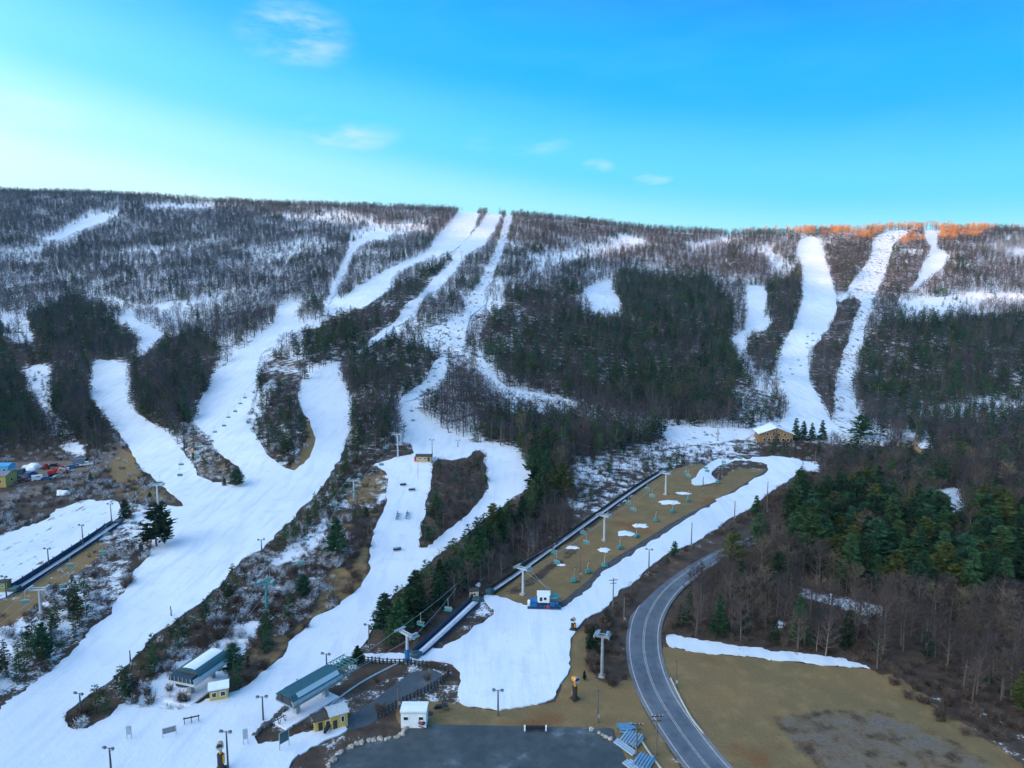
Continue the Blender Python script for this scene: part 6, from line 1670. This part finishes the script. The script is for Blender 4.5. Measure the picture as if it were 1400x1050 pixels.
# -- lone trees
def lone(u, v, top, kind, label, wide=1.0, meshi=0):
    p = at(u, v); h = (v - top) / ppm(p)
    me = NEAR_CON[kind] if kind in NEAR_CON else NEAR_BARE
    single_tree('evergreen_tree' if kind in NEAR_CON else 'bare_tree', me[meshi % len(me)], p, h, random.uniform(0, 6), label, 'tree', None, wide)
lone(214, 748, 684, 'pine', 'big lone evergreen with brownish crown on the left edge of the wide run', 1.35, 1)
lone(225, 744, 681, 'olive', 'slimmer evergreen growing against the big lone evergreen', .8, 0)
lone(171, 708, 681, 'spruce', 'conical dark evergreen at the top of the left carpet lift', 1.5, 1)
lone(124, 660, 645, 'spruce', 'small dark evergreen beside the dirt track junction', 1.3, 0)
lone(205, 683, 672, 'cedar', 'small dark round evergreen behind the left lift tower', 1.5, 0)
lone(489, 910, 881, 'cedar', 'dark rounded cedar at the left end of the log fence', 1.5, 1)
lone(324, 665, 640, 'pine', 'leafy evergreen on the snow where two runs meet', 1.5, 2)
lone(307, 664, 652, 'spruce', 'tiny evergreen beside the leafy one where two runs meet', 1.4, 1)
lone(415, 815, 783, 'cedar', 'dark bushy evergreen on the brown bank above the race run', 1.8, 0)
lone(461, 765, 704, 'pine', 'tall evergreen on the brown bank left of the race run', .9, 0)
lone(501, 707, 692, 'cedar', 'upper small round evergreen on the brown bank', 1.7, 1)
lone(503, 728, 716, 'cedar', 'lower small round evergreen on the brown bank', 1.7, 0)
lone(799, 930, 915, 'cedar', 'little dark cedar beside the large orange snow cannon', .9, 0)
lone(810, 895, 852, 'pine', 'dark evergreen beside the slim lift tower near the road', .8, 2)
lone(922, 762, 738, 'pine', 'small dark evergreen at the edge of the beginner run', 1.1, 1)
lone(1034, 704, 676, 'spruce', 'conical evergreen standing alone right of the beginner run', 1.5, 2)
lone(1177, 601, 565, 'pine', 'spreading open evergreen on the snow right of the chalet', 1.8, 0)
for i, (u, tp, lb) in enumerate(((1088, 570, 'leftmost of the pale conical evergreens beside the chalet'), (1098, 574, 'second of the pale conical evergreens beside the chalet'), (1110, 577, 'short third of the pale conical evergreens beside the chalet'), (1124, 573, 'rightmost of the pale conical evergreens beside the chalet'))):
    lone(u, 602, tp, 'spruce', lb, 1.2, i)
# ------------------------------------------------------------------ thin evening air
hz = MB(); hz.box((0, 0, 332), (7800, 7800, 692))
m = bpy.data.materials.new('haze'); m.use_nodes = True
for n in list(m.node_tree.nodes):
    if n.type == 'BSDF_PRINCIPLED': m.node_tree.nodes.remove(n)
pv = N(m.node_tree.nodes, 'ShaderNodeVolumePrincipled')
pv.inputs['Color'].default_value = (.40, .72, 1.0, 1); pv.inputs['Density'].default_value = .000045; pv.inputs['Anisotropy'].default_value = .2
m.node_tree.links.new(pv.outputs[0], [n for n in m.node_tree.nodes if n.type == 'OUTPUT_MATERIAL'][0].inputs['Volume'])
o = part('haze', hz, m, None); o['kind'] = 'stuff'

# mist drifting from the snow guns at the far right
def mist(u, v, w, h, dens):
    bm = bmesh.new(); bmesh.ops.create_icosphere(bm, subdivisions=3, radius=1.0)
    p = at(u, v)
    for q in bm.verts: q.co = Vector((q.co.x * w, q.co.y * 40, q.co.z * h + w * .0))
    me = bpy.data.meshes.new('snowmaking_mist'); bm.to_mesh(me); bm.free()
    m = bpy.data.materials.new('mist'); m.use_nodes = True; g = G(m)
    for n in list(g.n):
        if n.type == 'BSDF_PRINCIPLED': g.n.remove(n)
    pv = N(g.n, 'ShaderNodeVolumePrincipled'); pv.inputs['Color'].default_value = (.85, .93, 1, 1)
    pos = N(g.n, 'ShaderNodeTexCoord').outputs['Object']
    ln = N(g.n, 'ShaderNodeVectorMath', operation='LENGTH'); g.l.new(g.map(pos, (1 / w, 1 / 40, 1 / h)), ln.inputs[0])
    d = g.math('MULTIPLY', g.ramp(ln.outputs['Value'], .2, 1.0, 1, 0), g.ramp(g.noise(pos, .03, 4, .6), .4, .65))
    g.l.new(g.math('MULTIPLY', d, dens), pv.inputs['Density'])
    g.l.new(pv.outputs[0], [n for n in g.n if n.type == 'OUTPUT_MATERIAL'][0].inputs['Volume'])
    me.materials.append(m); o = link('snowmaking_mist', me, kind='stuff'); o.location = p + Vector((0, -20, h * .55))
mist(1385, 352, 75, 26, .02)
